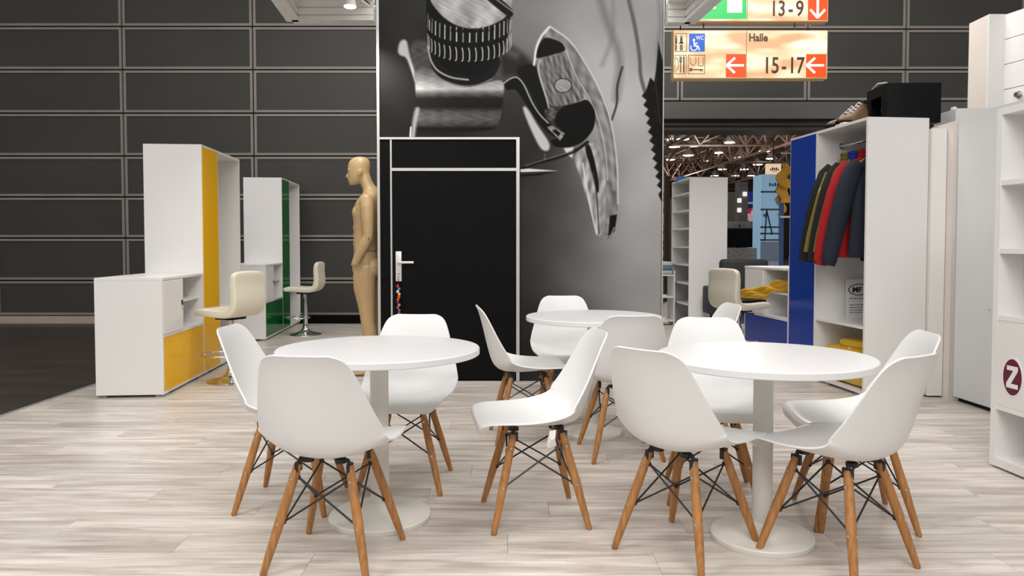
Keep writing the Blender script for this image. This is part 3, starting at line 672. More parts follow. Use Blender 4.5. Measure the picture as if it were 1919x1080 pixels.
def tall_unit(loc, rz, cm, label, W=1.21, H=2.15, D=.50, wd=.45, rail=False, shelf=True):
    t = thing('tall_cabinet', label, 'cabinet', (*loc, 0), rz, None)
    wb = M['whiteboard']; z0 = .022
    box('top_panel', wb, t, 0, W, 0, D, H - T, H)
    box('side_panel', wb, t, 0, T, 0, D, z0, H - T); box('side_panel', wb, t, W - T, W, 0, D, z0, H - T)
    box('divider_panel', wb, t, wd, wd + T, 0, D, z0 + T, H - T)
    box('bottom_panel', wb, t, T, W - T, 0, D, z0, z0 + T); box('back_panel', wb, t, T, W - T, D - .012, D, z0 + T, H - T)
    f = box('colour_door', cm, t, T * .6, wd - .002, -.004, .015, z0 + .02, H - T + .004)
    if shelf: box('shelf', wb, t, wd + T, W - T, .004, D - .012, .525, .547)
    if rail:
        MB().tube([(wd + T, .215, 2.024), (W - T, .215, 2.024)], .0125, 12).build('hanging_rail', M['chrome'], t)
        MB().tube([(wd + T, .215, 2.024), (wd + T + .012, .215, 2.024)], .026, 14).build('rail_socket', M['chrome'], t)
    for x in (.02, W * .48, W - .13):
        for y in (.01, D - .07): box('foot', M['greyfoot'], t, x, x + .11, y, y + .06, 0, z0)
    return t
def unit_pair(x, y, ang, cm, c, rail=False, h1=.955, h2=2.15):
    """ang: direction of local +x (left to right across the fronts)"""
    counter_unit((x, y), ang, cm, 'low white counter cabinet with a %s lower front panel and small open shelf' % c, H=h1)
    X = x + .962 * math.cos(ang); Y = y + .962 * math.sin(ang)
    return tall_unit((X, Y), ang, cm, 'tall white wardrobe cabinet with a narrow glossy %s door' % c, rail=rail, H=h2)
unit_pair(-2.685, 5.73, math.radians(90 + 4.7), M['yellow'], 'yellow', h1=.925, h2=2.07)
unit_pair(-3.005, 9.10, math.radians(90 + 4.9), M['green'], 'green', h1=.935, h2=2.075)
angB = math.radians(-90 + 6.6)
nb = Vector((2.705, 5.72)); dB = Vector((math.cos(angB), math.sin(angB)))
ob = nb - dB * 2.172
ward = unit_pair(ob.x, ob.y, angB, M['blue'], 'blue', rail=True)
def wl(x, y, z):   # wardrobe-local to world
    p = ob + dB * (.962 + x) + Vector((-dB.y, dB.x)) * y
    return (p.x, p.y, z)

# ---------------------------------------------------------------- cream bar stools
def make_stool(label):
    t = thing('bar_stool', label, 'stool', (0, 0, 0), 0, None)
    # facing local +x : L-shaped pad of even thickness, swept across its width
    zs_, hb = .60, .985
    cl = [(.235, zs_ - .012), (.22, zs_), (.15, zs_ + .004), (.05, zs_ - .004), (-.05, zs_ - .008), (-.12, zs_ - .004), (-.165, zs_ + .018), (-.188, zs_ + .065), (-.192, zs_ + .14), (-.182, zs_ + .22), (-.185, zs_ + .29), (-.200, zs_ + .36)]
    W = .19; n = len(cl); rows = []
    th = [.016, .030, .034, .035, .036, .038, .040, .038, .034, .032, .031, .022]
    for i, (x, z) in enumerate(cl):
        p0 = Vector(cl[max(i - 1, 0)]); p1 = Vector(cl[min(i + 1, n - 1)]); d = (p1 - p0).normalized(); nn = Vector((-d.y, d.x)); h = th[i]
        ring = []
        for u, v in ((-1, -.55), (-.96, -.95), (-.8, -1), (0, -1), (.8, -1), (.96, -.95), (1, -.55), (1, .55), (.96, .95), (.8, 1), (0, 1.05), (-.8, 1), (-.96, .95), (-1, .55)):
            q = Vector((x, z)) + nn * v * h; ring.append((q.x, u * W, q.y))
        rows.append(ring)
    pad = MB().rings(rows).build('padded_seat', M['cream'], t, 60)
    sm = pad.modifiers.new('s', 'SUBSURF'); sm.levels = sm.render_levels = 2
    st = MB()
    for k in (2, 4):
        x, z = cl[k]; st.tube([(x, -W * .9, z - .036 if False else z + .036), (x, 0, z + .0375), (x, W * .9, z + .036)], .0016, 5)
    st.build('seam', mat('seam_thread', rgb(196, 186, 160), .6), pad)
    MB().box(-.09, .09, -.09, .09, zs_ - .062, zs_ - .040, bev=.004).build('mount_plate', M['blackplastic'], t)
    MB().lathe([(.20, 0), (.205, .004), (.20, .010), (.15, .020), (.09, .038), (.05, .066), (.034, .10), (.031, .13), (.03, .14)], 40).build('trumpet_base', M['chrome'], t, 50)
    MB().lathe([(.030, .13), (.030, .40), (.0235, .402), (.0235, zs_ - .055)], 24).build('gas_column', M['chrome'], t, 40)
    ring = [(.165 * math.cos(a) + .11, .165 * math.sin(a), .225) for a in np.linspace(0, 2 * PI, 29)]
    MB().tube(ring, .0085, 8).tube([(0, 0, .225), (.11 - .165 + .001, 0, .225)], .012, 8).lathe([(.036, .205), (.036, .245)], 18).build('foot_ring', M['chrome'], t, 50)
    MB().tube([(.02, -.03, zs_ - .068), (.02, -.14, zs_ - .07), (.02, -.17, zs_ - .072)], [.005, .005, .009], 8).build('lift_lever', M['black_wire'], t)
    return t
s0 = make_stool('cream padded bar stool in front of the yellow wall unit')
s0.location = (-2.42, 6.42, 0); s0.rotation_euler.z = math.radians(158)
s_ = dup(s0); s_['label'] = 'cream padded bar stool in front of the green wall unit'; s_.location = (-2.70, 9.75, 0); s_.rotation_euler.z = math.radians(180)
s_ = dup(s0); s_['label'] = 'cream padded bar stool with a black seat pad by the blue cabinets'; s_.location = (2.17, 7.15, 0); s_.rotation_euler.z = math.radians(28)
pad = thing('seat_pad', 'thin black cushion lying on the bar stool by the blue cabinets', 'cushion', (2.17, 7.15, .633), math.radians(28))
o = MB().box(-.13, .20, -.16, .16, 0, .022, bev=.009).build('cushion', M['blackplastic'], pad, 50)

# ---------------------------------------------------------------- round tables
def table(x, y, r, rb, label):
    t = thing('round_table', label, 'table', (x, y, 0), 0, None)
    MB().lathe([(r - .004, .710), (r, .713), (r, .735), (r - .004, .7392), (r - .012, .740)], 96).build('tabletop', M['tabletop'], t, 30)
    MB().lathe([(.039, .05), (.039, .70)], 32).build('column', M['steelwhite'], t, 40)
    MB().lathe([(.16, .698), (.16, .7095)], 28).build('mounting_plate', M['steelwhite'], t, 40)
    MB().lathe([(rb - .002, 0), (rb, .003), (rb, .020), (rb - .004, .0245), (rb * .8, .029), (.10, .040), (.06, .054), (.046, .066), (.0415, .075)], 72).build('base_plate', M['steelwhite'], t, 40)
    return t
table(-.569, 3.188, .430, .217, 'round white pedestal table at left, nearest the mannequin')
table(1.003, 2.965, .418, .200, 'round white pedestal table at right, in front of the blue wardrobe')
table(.505, 4.62, .418, .180, 'round white pedestal table at the back by the mural wall')

# ---------------------------------------------------------------- shell chairs
def make_chair(label):
    t = thing('shell_chair', label, 'chair', (0, 0, 0), 0, None)
    P = [(.250, .396, .150, .0), (.2605, .414, .178, .002), (.257, .434, .197, .005), (.232, .448, .211, .010), (.16, .440, .222, .020), (.09, .428, .230, .032), (0, .418, .235, .048),
         (-.08, .413, .238, .068), (-.14, .418, .239, .086), (-.182, .438, .239, .096), (-.205, .472, .236, .096), (-.219, .517, .231, .086), (-.232, .567, .218, .070), (-.245, .624, .203, .054),
         (-.258, .680, .187, .040), (-.271, .733, .172, .028), (-.283, .773, .156, .018), (-.293, .796, .135, .010), (-.299, .808, .100, .004)]
    us = [-1, -.93, -.78, -.55, -.28, 0, .28, .55, .78, .93, 1]; vs = []; n = len(us)
    for i, (y, z, wd, cu) in enumerate(P):
        p0 = P[max(i - 1, 0)]; p1 = P[min(i + 1, len(P) - 1)]
        d = Vector((p1[0] - p0[0], p1[1] - p0[1])).normalized(); nn = Vector((-d.y, d.x)) * -1   # inward: up on the seat, forward on the back
        if i < 3: nn = Vector((-.3, .95)) * (1 if i else .6)
        for u in us:
            k = abs(u) ** 2.3 * cu
            vs.append((u * wd, y + nn.x * k, z + nn.y * k))
    fs = [(i * n + j, i * n + j + 1, (i + 1) * n + j + 1, (i + 1) * n + j) for i in range(len(P) - 1) for j in range(n - 1)]
    sh = MB().add(vs, fs).build('seat_shell', M['shell'], t, 180)
    m = sh.modifiers.new('sub', 'SUBSURF'); m.levels = m.render_levels = 2
    m = sh.modifiers.new('sol', 'SOLIDIFY'); m.thickness = .0075; m.offset = -1
    m = sh.modifiers.new('bev', 'BEVEL'); m.width = .0025; m.segments = 2; m.limit_method = 'ANGLE'; m.angle_limit = math.radians(60)
    hw = .2; tw, ty, tzz = .098, .105, .383
    pos = {}
    for sxn in (-1, 1):
        for syn in (-1, 1):
            a = Vector((tw * sxn, ty * syn, tzz)); b = Vector((hw * sxn * (.97 if syn < 0 else 1), hw * syn, 0))
            pos[(sxn, syn)] = (a, b)
            q = lambda k: a + (b - a) * k
            lg = MB().tube([q(0), q(.02), q(.12), q(.5), q(.8), q(.985), q(1)], [.0125, .0150, .0165, .0180, .0150, .0118, .0100], 12).build('leg', M['beech'], t, 50)
            for k in (.13, .53):
                for ax in (Vector((sxn, 0, 0)), Vector((0, syn, 0))):
                    c = q(k); MB().tube([c + ax * .0165, c + ax * .0195], .0052, 10).build('screw', M['screw'], lg)
            MB().tube([q(1), q(1) + (b - a).normalized() * .0], .009, 8).tube([q(.985), q(1.001)], .0095, 10).build('glide', M['black_wire'], lg)
            br = MB()
            h0 = Vector((.062 * sxn, ty * syn * .93, .398)); h1 = Vector((tw * sxn * .93, ty * syn, .402))
            br.tube([h0, h1, q(-.01), q(.09)], .0085, 8).lathe([(.022, 0), (.022, .014), (.012, .018)], 12, (h0.x, h0.y, .392))
            br.box(a.x - .006, a.x + .006, a.y - .02, a.y + .02, .355, .392)
            br.build('bracket', M['black_wire'], t, 50)
    wr = MB()
    pt = lambda k, f: pos[k][0] + (pos[k][1] - pos[k][0]) * f
    ks = [(-1, -1), (1, -1), (1, 1), (-1, 1)]
    ctr = Vector((0, 0, 0))
    for i in range(4):
        k0, k1 = ks[i], ks[(i + 1) % 4]
        for (p, q) in ((k0, k1), (k1, k0)):
            A = pt(p, .13); B = pt(q, .53)
            A = A - Vector((A.x, A.y, 0)).normalized() * .017; B = B - Vector((B.x, B.y, 0)).normalized() * .017
            wr.tube([A, B], .0038, 6)
    for k in ks:
        for f in (.13, .53):
            A = pt(k, f); A = A - Vector((A.x, A.y, 0)).normalized() * .016; wr.ball(A, .0098, u=8, v=6)
    wr.build('wire_brace', M['black_wire'], t, 50)
    return t
chairs = [
 (-.664, 2.785, 81.0, 'nearest white shell chair at left, its back to us before the left table'),
 (-1.006, 3.403, -1.7, 'white shell chair at the far left, turned right beside the left table'),
 (-.524, 3.680, -93.2, 'white shell chair facing us from behind the left table'),
 (.095, 3.222, 188.2, 'white shell chair in the middle turned left, with a white tag under the seat'),
 (.086, 4.554, 7.1, 'white shell chair seen from the side before the black door, turned right'),
 (.612, 4.197, 95.5, 'white shell chair with its back to us in front of the back table'),
 (.674, 2.860, 44.0, 'near white shell chair at the left of the right table, back turned to us'),
 (.941, 3.511, -99.6, 'white shell chair facing us from behind the right table'),
 (1.207, 2.747, 123.0, 'nearest white shell chair at the right of the right table'),
 (1.474, 3.20, 172.0, 'white shell chair turned left, partly behind the nearest right-hand chair'),
 (.375, 5.12, -88, 'white shell chair facing us from behind the back table'),
 (1.10, 4.66, 187, 'white shell chair mostly hidden right of the back table, near the cream stool')]
c0 = None
for x, y, th, lab in chairs:
    if c0 is None: o = c0 = make_chair(lab)
    else: o = dup(c0); o['label'] = lab
    o.location = (x, y, 0); o.rotation_euler.z = math.radians(th - 90)
tg = thing('white_tag', 'crumpled white paper tag hanging under the middle chair turned left', 'tag', (.163, 2.975, .432))
MB().add([(-.012, 0, 0), (.014, .004, .004), (.010, -.006, -.03), (.016, .006, -.062), (-.020, -.002, -.070), (-.022, .006, -.045), (-.008, -.010, -.035), (0, .010, -.05)],
         [(0, 1, 2, 6), (6, 2, 3, 4), (0, 6, 4, 5), (0, 5, 7, 1), (1, 7, 2), (7, 3, 2), (5, 4, 3, 7)]).build('paper', M['paper'], tg)

# ---------------------------------------------------------------- mannequin
mq = thing('mannequin', 'bald beige male mannequin standing in profile beside the tower wall', 'mannequin', (-1.26, 6.62, 0))
def ell(cx, cy, z, hd, hw, n=20, tilt=0., p=2.0):
    r = []
    for j in range(n):
        a = 2 * PI * j / n; c, s = math.cos(a), math.sin(a)
        x = hd * math.copysign(abs(c) ** (2 / p), c); y = hw * math.copysign(abs(s) ** (2 / p), s)
        r.append((cx + 1.26 + x, cy + y, z + x * tilt))
    return r
b = MB()
b.rings([ell(*q) for q in [(-1.282, 0, .93, .075, .09), (-1.284, 0, .965, .105, .158), (-1.280, 0, 1.02, .118, .172), (-1.283, 0, 1.10, .112, .166), (-1.292, 0, 1.18, .102, .150), (-1.290, 0, 1.27, .104, .148), (-1.284, 0, 1.36, .112, .160), (-1.282, 0, 1.44, .120, .175), (-1.274, 0, 1.50, .120, .186), (-1.262, 0, 1.555, .108, .190), (-1.248, 0, 1.595, .092, .170), (-1.238, 0, 1.625, .080, .128), (-1.240, 0, 1.65, .072, .092), (-1.252, 0, 1.675, .067, .072), (-1.272, 0, 1.705, .061, .064), (-1.289, 0, 1.74, .056, .061), (-1.302, 0, 1.79, .052, .058)]])
# pectorals, abdominals, buttocks, shoulder muscle
for sy in (-1, 1):
    b.ball((-1.358 + 1.26, sy * .072, 1.455), .09, sc=(.42, .86, .72)); b.ball((-1.20 + 1.26, sy * .078, .985), .085, sc=(.62, .95, 1.0))
    b.ball((-1.245 + 1.26, sy * .195, 1.545), .066, sc=(1, .9, 1.05))
    for k, z in enumerate((1.33, 1.26, 1.19)): b.ball((-1.385 + 1.26, sy * .032, z), .034, sc=(.38, .95, .9))
# legs and feet
for sy, dx in ((-1, 0.0), (1, .022)):
    y = sy * .088
    b.rings([ell(cx + dx, y * k, z, hd, hw, 16) for cx, k, z, hd, hw in [(-1.282, 1, .99, .095, .084), (-1.290, 1, .90, .100, .088), (-1.290, 1, .784, .094, .082), (-1.275, 1, .66, .078, .068), (-1.266, 1.02, .56, .066, .058), (-1.262, 1.02, .50, .062, .055), (-1.245, 1.04, .40, .064, .055), (-1.232, 1.04, .30, .056, .048), (-1.224, 1.06, .18, .042, .037), (-1.220, 1.06, .11, .040, .036), (-1.225, 1.06, .075, .050, .038), (-1.232, 1.06, .05, .056, .038)]])
    f = []
    for cx, z, hh, hw in ((-1.175, .062, .022, .022), (-1.19, .066, .034, .034), (-1.24, .072, .040, .038), (-1.30, .060, .029, .042), (-1.36, .050, .018, .045), (-1.395, .046, .013, .036), (-1.41, .044, .008, .02)):
        f.append([(cx + dx + 1.26, y * 1.08 + hw * math.cos(2 * PI * j / 14), z + hh * math.sin(2 * PI * j / 14)) for j in range(14)])
    b.rings(f)
# left arm ends at the bare wrist joint
L_ = lambda *p: [(x + 1.26, y, z) for x, y, z in p]
b.tube(L_((-1.245, -.19, 1.575), (-1.238, -.212, 1.50), (-1.232, -.225, 1.40), (-1.226, -.232, 1.30), (-1.228, -.232, 1.245), (-1.262, -.228, 1.18), (-1.305, -.222, 1.10), (-1.352, -.214, 1.005)), [.055, .060, .054, .047, .044, .046, .040, .029], 14)
# right arm with hand
b.tube(L_((-1.245, .19, 1.575), (-1.240, .215, 1.50), (-1.235, .23, 1.40), (-1.232, .235, 1.30), (-1.240, .23, 1.24), (-1.285, .21, 1.17), (-1.345, .18, 1.09), (-1.39, .16, 1.035)), [.055, .060, .054, .047, .044, .045, .038, .027], 14)
b.tube(L_((-1.385, .162, 1.045), (-1.402, .15, 1.01), (-1.41, .14, .965), (-1.408, .135, .945)), [.027, .033, .036, .028], 12, squash=.6)
for k, (dy, ln) in enumerate(((-.030, .9), (-.010, 1.05), (.011, 1.0), (.030, .8))):
    b.tube(L_((-1.409, .138 + dy * .7, .955), (-1.412, .137 + dy, .92), (-1.402, .136 + dy, .955 - .068 * ln), (-1.385, .136 + dy, .955 - .088 * ln)), [.0105, .010, .0095, .007], 8)
b.tube(L_((-1.405, .120, 1.0), (-1.424, .095, .975), (-1.425, .085, .945), (-1.418, .083, .925)), [.013, .0115, .010, .007], 8)
# head: jaw, skull, face
b.rings([ell(*q) for q in [(-1.400, 0, 1.704, .022, .022), (-1.388, 0, 1.714, .044, .038), (-1.372, 0, 1.735, .066, .052), (-1.352, 0, 1.76, .091, .064), (-1.349, 0, 1.79, .096, .070), (-1.350, 0, 1.825, .097, .073), (-1.348, 0, 1.865, .099, .075), (-1.344, 0, 1.90, .095, .072), (-1.340, 0, 1.928, .078, .060), (-1.338, 0, 1.945, .052, .042), (-1.337, 0, 1.953, .022, .02)]])
b.rings([[(x + 1.26, y, z) for x, y, z in r] for r in [
    [(-1.442, -.006, 1.832), (-1.442, .006, 1.832), (-1.43, .010, 1.832), (-1.43, -.010, 1.832)],
    [(-1.456, -.008, 1.80), (-1.456, .008, 1.80), (-1.43, .014, 1.80), (-1.43, -.014, 1.80)],
    [(-1.468, -.009, 1.776), (-1.468, .009, 1.776), (-1.43, .019, 1.776), (-1.43, -.019, 1.776)],
    [(-1.458, -.008, 1.766), (-1.458, .008, 1.766), (-1.43, .017, 1.766), (-1.43, -.017, 1.766)]]])
b.ball((-1.437 + 1.26, 0, 1.749), .02, sc=(.55, 1.15, .32)); b.ball((-1.433 + 1.26, 0, 1.736), .02, sc=(.55, 1.1, .38)); b.ball((-1.424 + 1.26, 0, 1.713), .02, sc=(.6, 1, .7))
for sy in (-1, 1):
    b.ball((-1.430 + 1.26, sy * .030, 1.836), .02, sc=(.75, 1.2, .36)); b.ball((-1.416 + 1.26, sy * .031, 1.818), .014, sc=(.8, 1.1, .7)); b.ball((-1.405 + 1.26, sy * .043, 1.79), .025, sc=(.6, .7, .5))
    ear = L_((-1.332, sy * .070, 1.770), (-1.337, sy * .078, 1.785), (-1.328, sy * .085, 1.818), (-1.315, sy * .088, 1.826), (-1.308, sy * .084, 1.810), (-1.316, sy * .076, 1.785))
    b.tube(ear, [.007, .009, .009, .009, .009, .006], 8)
    b.ball((-1.322 + 1.26, sy * .072, 1.797), .018, sc=(.7, .4, 1.2))
body = b.build('body', M['skin'], mq)
m = body.modifiers.new('re', 'REMESH'); m.mode = 'VOXEL'; m.voxel_size = .0068; m.use_smooth_shade = True
m = body.modifiers.new('sm', 'SMOOTH'); m.factor = .5; m.iterations = 7
jm = mat('joint_line', rgb(120, 96, 62), .6)
rr = [(x, y, z + .0) for x, y, z in ell(-1.284, 0, 1.125, .113, .167, 40)]
MB().tube(rr + [rr[0]], .0028, 6).build('waist_joint', jm, mq)
MB().tube(L_((-1.232, -.190, 1.238), (-1.215, -.2765, 1.236), (-1.214, -.270, 1.215)), .004, 6).build('elbow_joint', jm, mq)
MB().tube(L_((-1.346, -.2145, 1.018), (-1.357, -.213, .996)), .0275, 16).build('wrist_socket', mat('wrist_end', rgb(150, 124, 84), .5), mq)
st = MB().box(-.16, .12, -.19, .19, 0, .028, bev=.004).build('stand_plate', M['alu'], mq, 40)
MB().tube([(.10, .10, .02), (.10, .10, .34), (.045, .10, .36)], .008, 8).build('support_rod', M['chrome'], mq)

# ---------------------------------------------------------------- bookcases and panels
def bookcase(name, label, loc, rz, W, H, D, shelves, T=.022, m=None):
    t = thing(name, label, 'bookcase', (*loc, 0), rz); wb = m or M['whiteboard']
    box('side_panel', wb, t, 0, T, 0, D, 0, H); box('side_panel', wb, t, W - T, W, 0, D, 0, H)
    box('top_panel', wb, t, T, W - T, 0, D, H - T, H); box('bottom_panel', wb, t, T, W - T, 0, D, .04, .04 + T)
    box('back_panel', wb, t, T, W - T, D - .012, D, .04 + T, H - T)
    for z in shelves: box('shelf', wb, t, T, W - T, .004, D - .012, z, z + T)
    return t
# narrow tall white shelf unit before the gate (open front faces left)
bookcase('tall_bookcase', 'tall narrow white shelf unit standing before the far hall', (2.385, 11.2), math.radians(-90 + 3), .92, 2.10, .53, [.33, .62, .88, 1.13, 1.39, 1.64, 1.88][0:7])
bl = thing('blue_cloth', 'small crumpled blue cloth lying on top of the tall narrow shelf unit', 'cloth', (2.47, 10.95, 2.10))
MB().add([(-.1, -.1, 0), (.1, -.1, 0), (.1, .1, 0), (-.1, .1, 0), (-.05, -.05, .07), (.05, -.06, .04), (.06, .05, .08), (-.05, .05, .05)], [(0, 1, 5, 4), (1, 2, 6, 5), (2, 3, 7, 6), (3, 0, 4, 7), (4, 5, 6, 7), (3, 2, 1, 0)]).build('cloth', mat('blue_cloth', rgb(70, 120, 200), .8), bl)
# lower rack with a grey-blue bundle behind the tower
lr = thing('low_rack', 'low white rack at the tower edge holding folded cloths', 'rack', (2.06, 10.9, 0))
for x in (0, .30): box('side_panel', M['whiteboard'], lr, x, x + .02, 0, .45, 0, .80)
for z in (.05, .40, .72): box('shelf', M['whiteboard'], lr, .02, .30, 0, .45, z, z + .02)
for k in range(3):
    o = thing('folded_cloth', ('pale', 'blue grey', 'white')[k] + ' folded cloth on top of the low white rack at the tower edge', 'cloth', (2.22, 11.1, .741 + k * .062))
    MB().box(-.13, .13, -.16, .16, 0, .06, bev=.02).build('cloth', mat('folded', [rgb(190, 190, 188), rgb(96, 128, 150), rgb(205, 208, 208)][k], .8, bump=(20, .3)), o, 60)

# big shelf unit at the right edge
bc = thing('display_shelf', 'large white shelf unit cut by the right edge, with a maroon oval Z logo', 'bookcase', (2.548, 3.955, 0), math.radians(-90 + 4))
Wb, Db, Hb, Tb = 1.25, .42, 1.89, .036
wb = M['whiteboard']
box('side_panel', wb, bc, 0, Tb, 0, Db, .012, Hb); box('side_panel', wb, bc, Wb - Tb, Wb, 0, Db, .012, Hb)
box('top_panel', wb, bc, Tb, Wb - Tb, 0, Db, Hb - Tb, Hb); box('bottom_panel', wb, bc, Tb, Wb - Tb, 0, Db, .012, .055)
box('back_panel', wb, bc, Tb, Wb - Tb, Db - .012, Db, .055, Hb - Tb)
for z in (1.487, 1.132, .783, .312): box('shelf', wb, bc, Tb, Wb - Tb, .002, Db - .012, z, z + .026)
pn = box('logo_panel', wb, bc, Tb + .002, Wb - Tb - .002, .003, .02, .339, .782)
for x in (.02, Wb - .1): box('foot', M['greyfoot'], bc, x, x + .09, .03, .12, 0, .012)
def oval(cx, cz, rx, rz, y0, y1, n=40): return MB().prism([(cx + rx * math.cos(2 * PI * i / n), cz + rz * math.sin(2 * PI * i / n)) for i in range(n)], y0, y1)
oval(.150, .500, .072, .102, .0012, .003).build('logo_rim', M['white'], bc)
oval(.150, .500, .064, .093, .0004, .0012).build('logo_oval', M['maroon'], bc)
MB().prism([(.112, .557), (.188, .557), (.188, .534), (.142, .466), (.190, .466), (.190, .443), (.110, .443), (.110, .467), (.157, .534), (.112, .534)], -.0004, .0004).build('letter_z', M['white'], bc)
text('lettering', 'P', .15, M['ink'], bc, (.238, .0025, .452), sx=.9, bold=.004)
# pale grey cupboard, boards and boxes behind
cp = thing('grey_cupboard', 'tall pale grey closed cupboard behind the large right-hand shelf unit', 'cupboard', (3.335, 5.62, 0), math.radians(-90 + 2.5))
box('carcass', M['coolboard'], cp, 0, 1.6, .012, .5, .03, 2.135); box('front_panel', M['coolboard'], cp, .002, 1.598, 0, .0119, .035, 2.133); box('plinth', M['blackplastic'], cp, .02, 1.58, .03, .48, 0, .03)
MB().tube([(.385, -.006, .72), (.385, 0, .72)], .006, 8).build('screw', M['screw'], cp)
bd = thing('upright_board', 'narrow warm white board standing between the wardrobe and grey cupboard', 'board', (3.205, 5.74, 0))
box('board', M['warmboard'], bd, 0, .112, 0, .42, .012, 2.065); box('edge_strip', M['white'], bd, -.001, .113, -.003, 0, .012, 2.066); box('foot', M['blackplastic'], bd, .01, .1, .02, .4, 0, .012)
bd = thing('upright_board', 'thin pale post standing against the corner of the grey cupboard', 'board', (3.322, 5.66, 0))
box('board', M['warmboard'], bd, 0, .026, 0, .30, 0, 2.105); box('board', M['whiteboard'], bd, .027, .06, -.004, .25, 0, 2.11)
wbx = thing('white_cabinet', 'white cabinet top rising behind the grey cupboard', 'cabinet', (3.54, 6.0, 0))
box('carcass', M['coolboard'], wbx, 0, .55, .012, .32, 0, 2.262); box('front_panel', M['whiteboard'], wbx, -.004, .552, 0, .0118, .02, 2.264)
MB().box(.0, .03, .05, .08, 2.262, 2.285).build('latch', M['white'], wbx)
# tall drawer tower at top right
dt = thing('drawer_tower', 'tall off white drawer tower at the upper right corner', 'cabinet', (4.165, 6.62, 0))
box('carcass', M['warmboard'], dt, 0, .8, 0, .27, .0, 3.19); box('corner_post', M['white'], dt, .0, .142, -.016, 0, 0, 3.19)
an = math.radians(-90 + 14); ca, sa = math.cos(an), math.sin(an)
for k in range(6):
    z1 = 3.185 - k * .218; z0_ = z1 - .212
    p = [(.142, -.016), (.142 + ca * .8, -.016 + sa * .8), (.142 + ca * .8 + .3, -.016 + sa * .8), (.44, -.016)]
    vs = [(x, y, z) for z in (z0_, z1) for x, y in p]
    dr = MB().add(vs, [(0, 3, 2, 1), (4, 5, 6, 7)] + [(i, (i + 1) % 4, 4 + (i + 1) % 4, 4 + i) for i in range(4)]).build('drawer', M['warmboard'] if False else M['white'], dt)
    if k == 3:
        c = Vector((.142 + ca * .155, -.016 + sa * .155, z1 - .07)); nrm = Vector((sa, -ca, 0))
        MB().tube([c, c + nrm * .012], .03, 14).tube([c + nrm * .012, c + nrm * .04], [.018, .022], 10).build('knob', M['screw'], dr, 40)
for k in range(5): box('backing_strip', M['greyfoot'], dt, .15, .3, -.015, 0, 3.185 - k * .218 - .219, 3.185 - k * .218 - .211)

# ---------------------------------------------------------------- things on and in the blue wardrobe
cr = thing('black_crate', 'black box with a hand hole lying on top of the blue wardrobe', 'crate', (2.985, 6.0, 2.151), math.radians(-2))
bk = M['blackplastic']
MB().box(0, .425, 0, .012, 0, .315, bev=.004).build('front_wall', bk, cr, 40)
MB().box(0, .425, .36, .372, 0, .315, bev=.004).build('back_wall', bk, cr, 40)
MB().box(.413, .425, .0121, .3599, 0, .315).build('side_wall', bk, cr)
sw = MB().box(0, .012, .0121, .3599, 0, .04).box(0, .012, .0121, .3599, .23, .315).box(0, .012, .0121, .10, .04, .23).box(0, .012, .30, .3599, .04, .23)
sw.build('side_wall', bk, cr); MB().box(.0121, .4129, .0121, .3599, 0, .01).build('base', bk, cr); MB().box(.02, .41, .02, .35, .308, .318).build('lid', bk, cr)
MB().tube([(.006, .02, .32), (.006, .18, .345), (.02, .33, .322)], .005, 6).build('handle', M['white'], cr)
for k, (c, lab) in enumerate((((196, 200, 196), 'pale grey pouch inside the black crate'), ((170, 190, 60), 'yellow green roll inside the black crate'))):
    o = thing('packed_item', lab, 'pouch', (3.055, 6.16 + .0 * k, 2.168 + .075 * (1 - k) + .0), .1)
    MB().ball((.03, .03, .045), .05, sc=(.8, 1.2, .8)).build('pouch', mat('packed', rgb(*c), .5), o, 60)
def shoe(label, loc, rz, roll=0.):
    t = thing('work_shoe', label, 'shoe', loc, rz); t.scale = (1, 1.05, 1.35)
    up = MB(); R = []
    for x, z0_, z1_, w_ in ((-.02, .03, .10, .030), (0, .025, .15, .038), (.04, .025, .155, .040), (.08, .025, .125, .042), (.13, .025, .088, .046), (.19, .025, .070, .048), (.24, .025, .058, .042), (.27, .027, .045, .022)):
        R.append([(x, w_ * math.cos(2 * PI * j / 14), (z0_ + z1_) / 2 + (z1_ - z0_) / 2 * math.sin(2 * PI * j / 14)) for j in range(14)])
    up.rings(R).build('upper', mat('brown_leather', rgb(122, 94, 70), .6, noise=(12, .2, (1, 1, 1))), t, 60)
    S = [[(x, sgn * w_, z) for sgn, z in ((-1, 0), (1, 0), (1, .03), (-1, .03))] for x, w_ in ((-.028, .028), (0, .042), (.1, .044), (.2, .052), (.26, .042), (.282, .02))]
    MB().rings(S).build('sole', M['blackplastic'], t)
    lc = MB()
    for k in range(4): lc.tube([(.06 + k * .028, -.03, .138 - k * .017), (.06 + k * .028, 0, .152 - k * .019), (.06 + k * .028, .03, .138 - k * .017)], .004, 6)
    lc.build('laces', M['paper'], t); MB().tube([(.01, -.03, .15), (.0, 0, .155), (.01, .03, .15), (.04, .03, .155), (.05, 0, .15), (.04, -.03, .155), (.01, -.03, .15)], .009, 8).build('collar', M['black_wire'], t)
    return t
shoe('brown laced work shoe standing next to the black crate on the wardrobe', (2.93, 6.27, 2.151), math.radians(200))
shoe('second brown work shoe, further back on the wardrobe top', (2.95, 6.42, 2.151), math.radians(185))
pp = thing('white_papers', 'flat white papers at the front edge of the wardrobe top', 'papers', (2.67, 6.08, 2.151), math.radians(10))
MB().box(0, .14, 0, .10, 0, .008).box(.02, .15, .01, .12, .008, .02).build('sheets', M['paper'], pp)

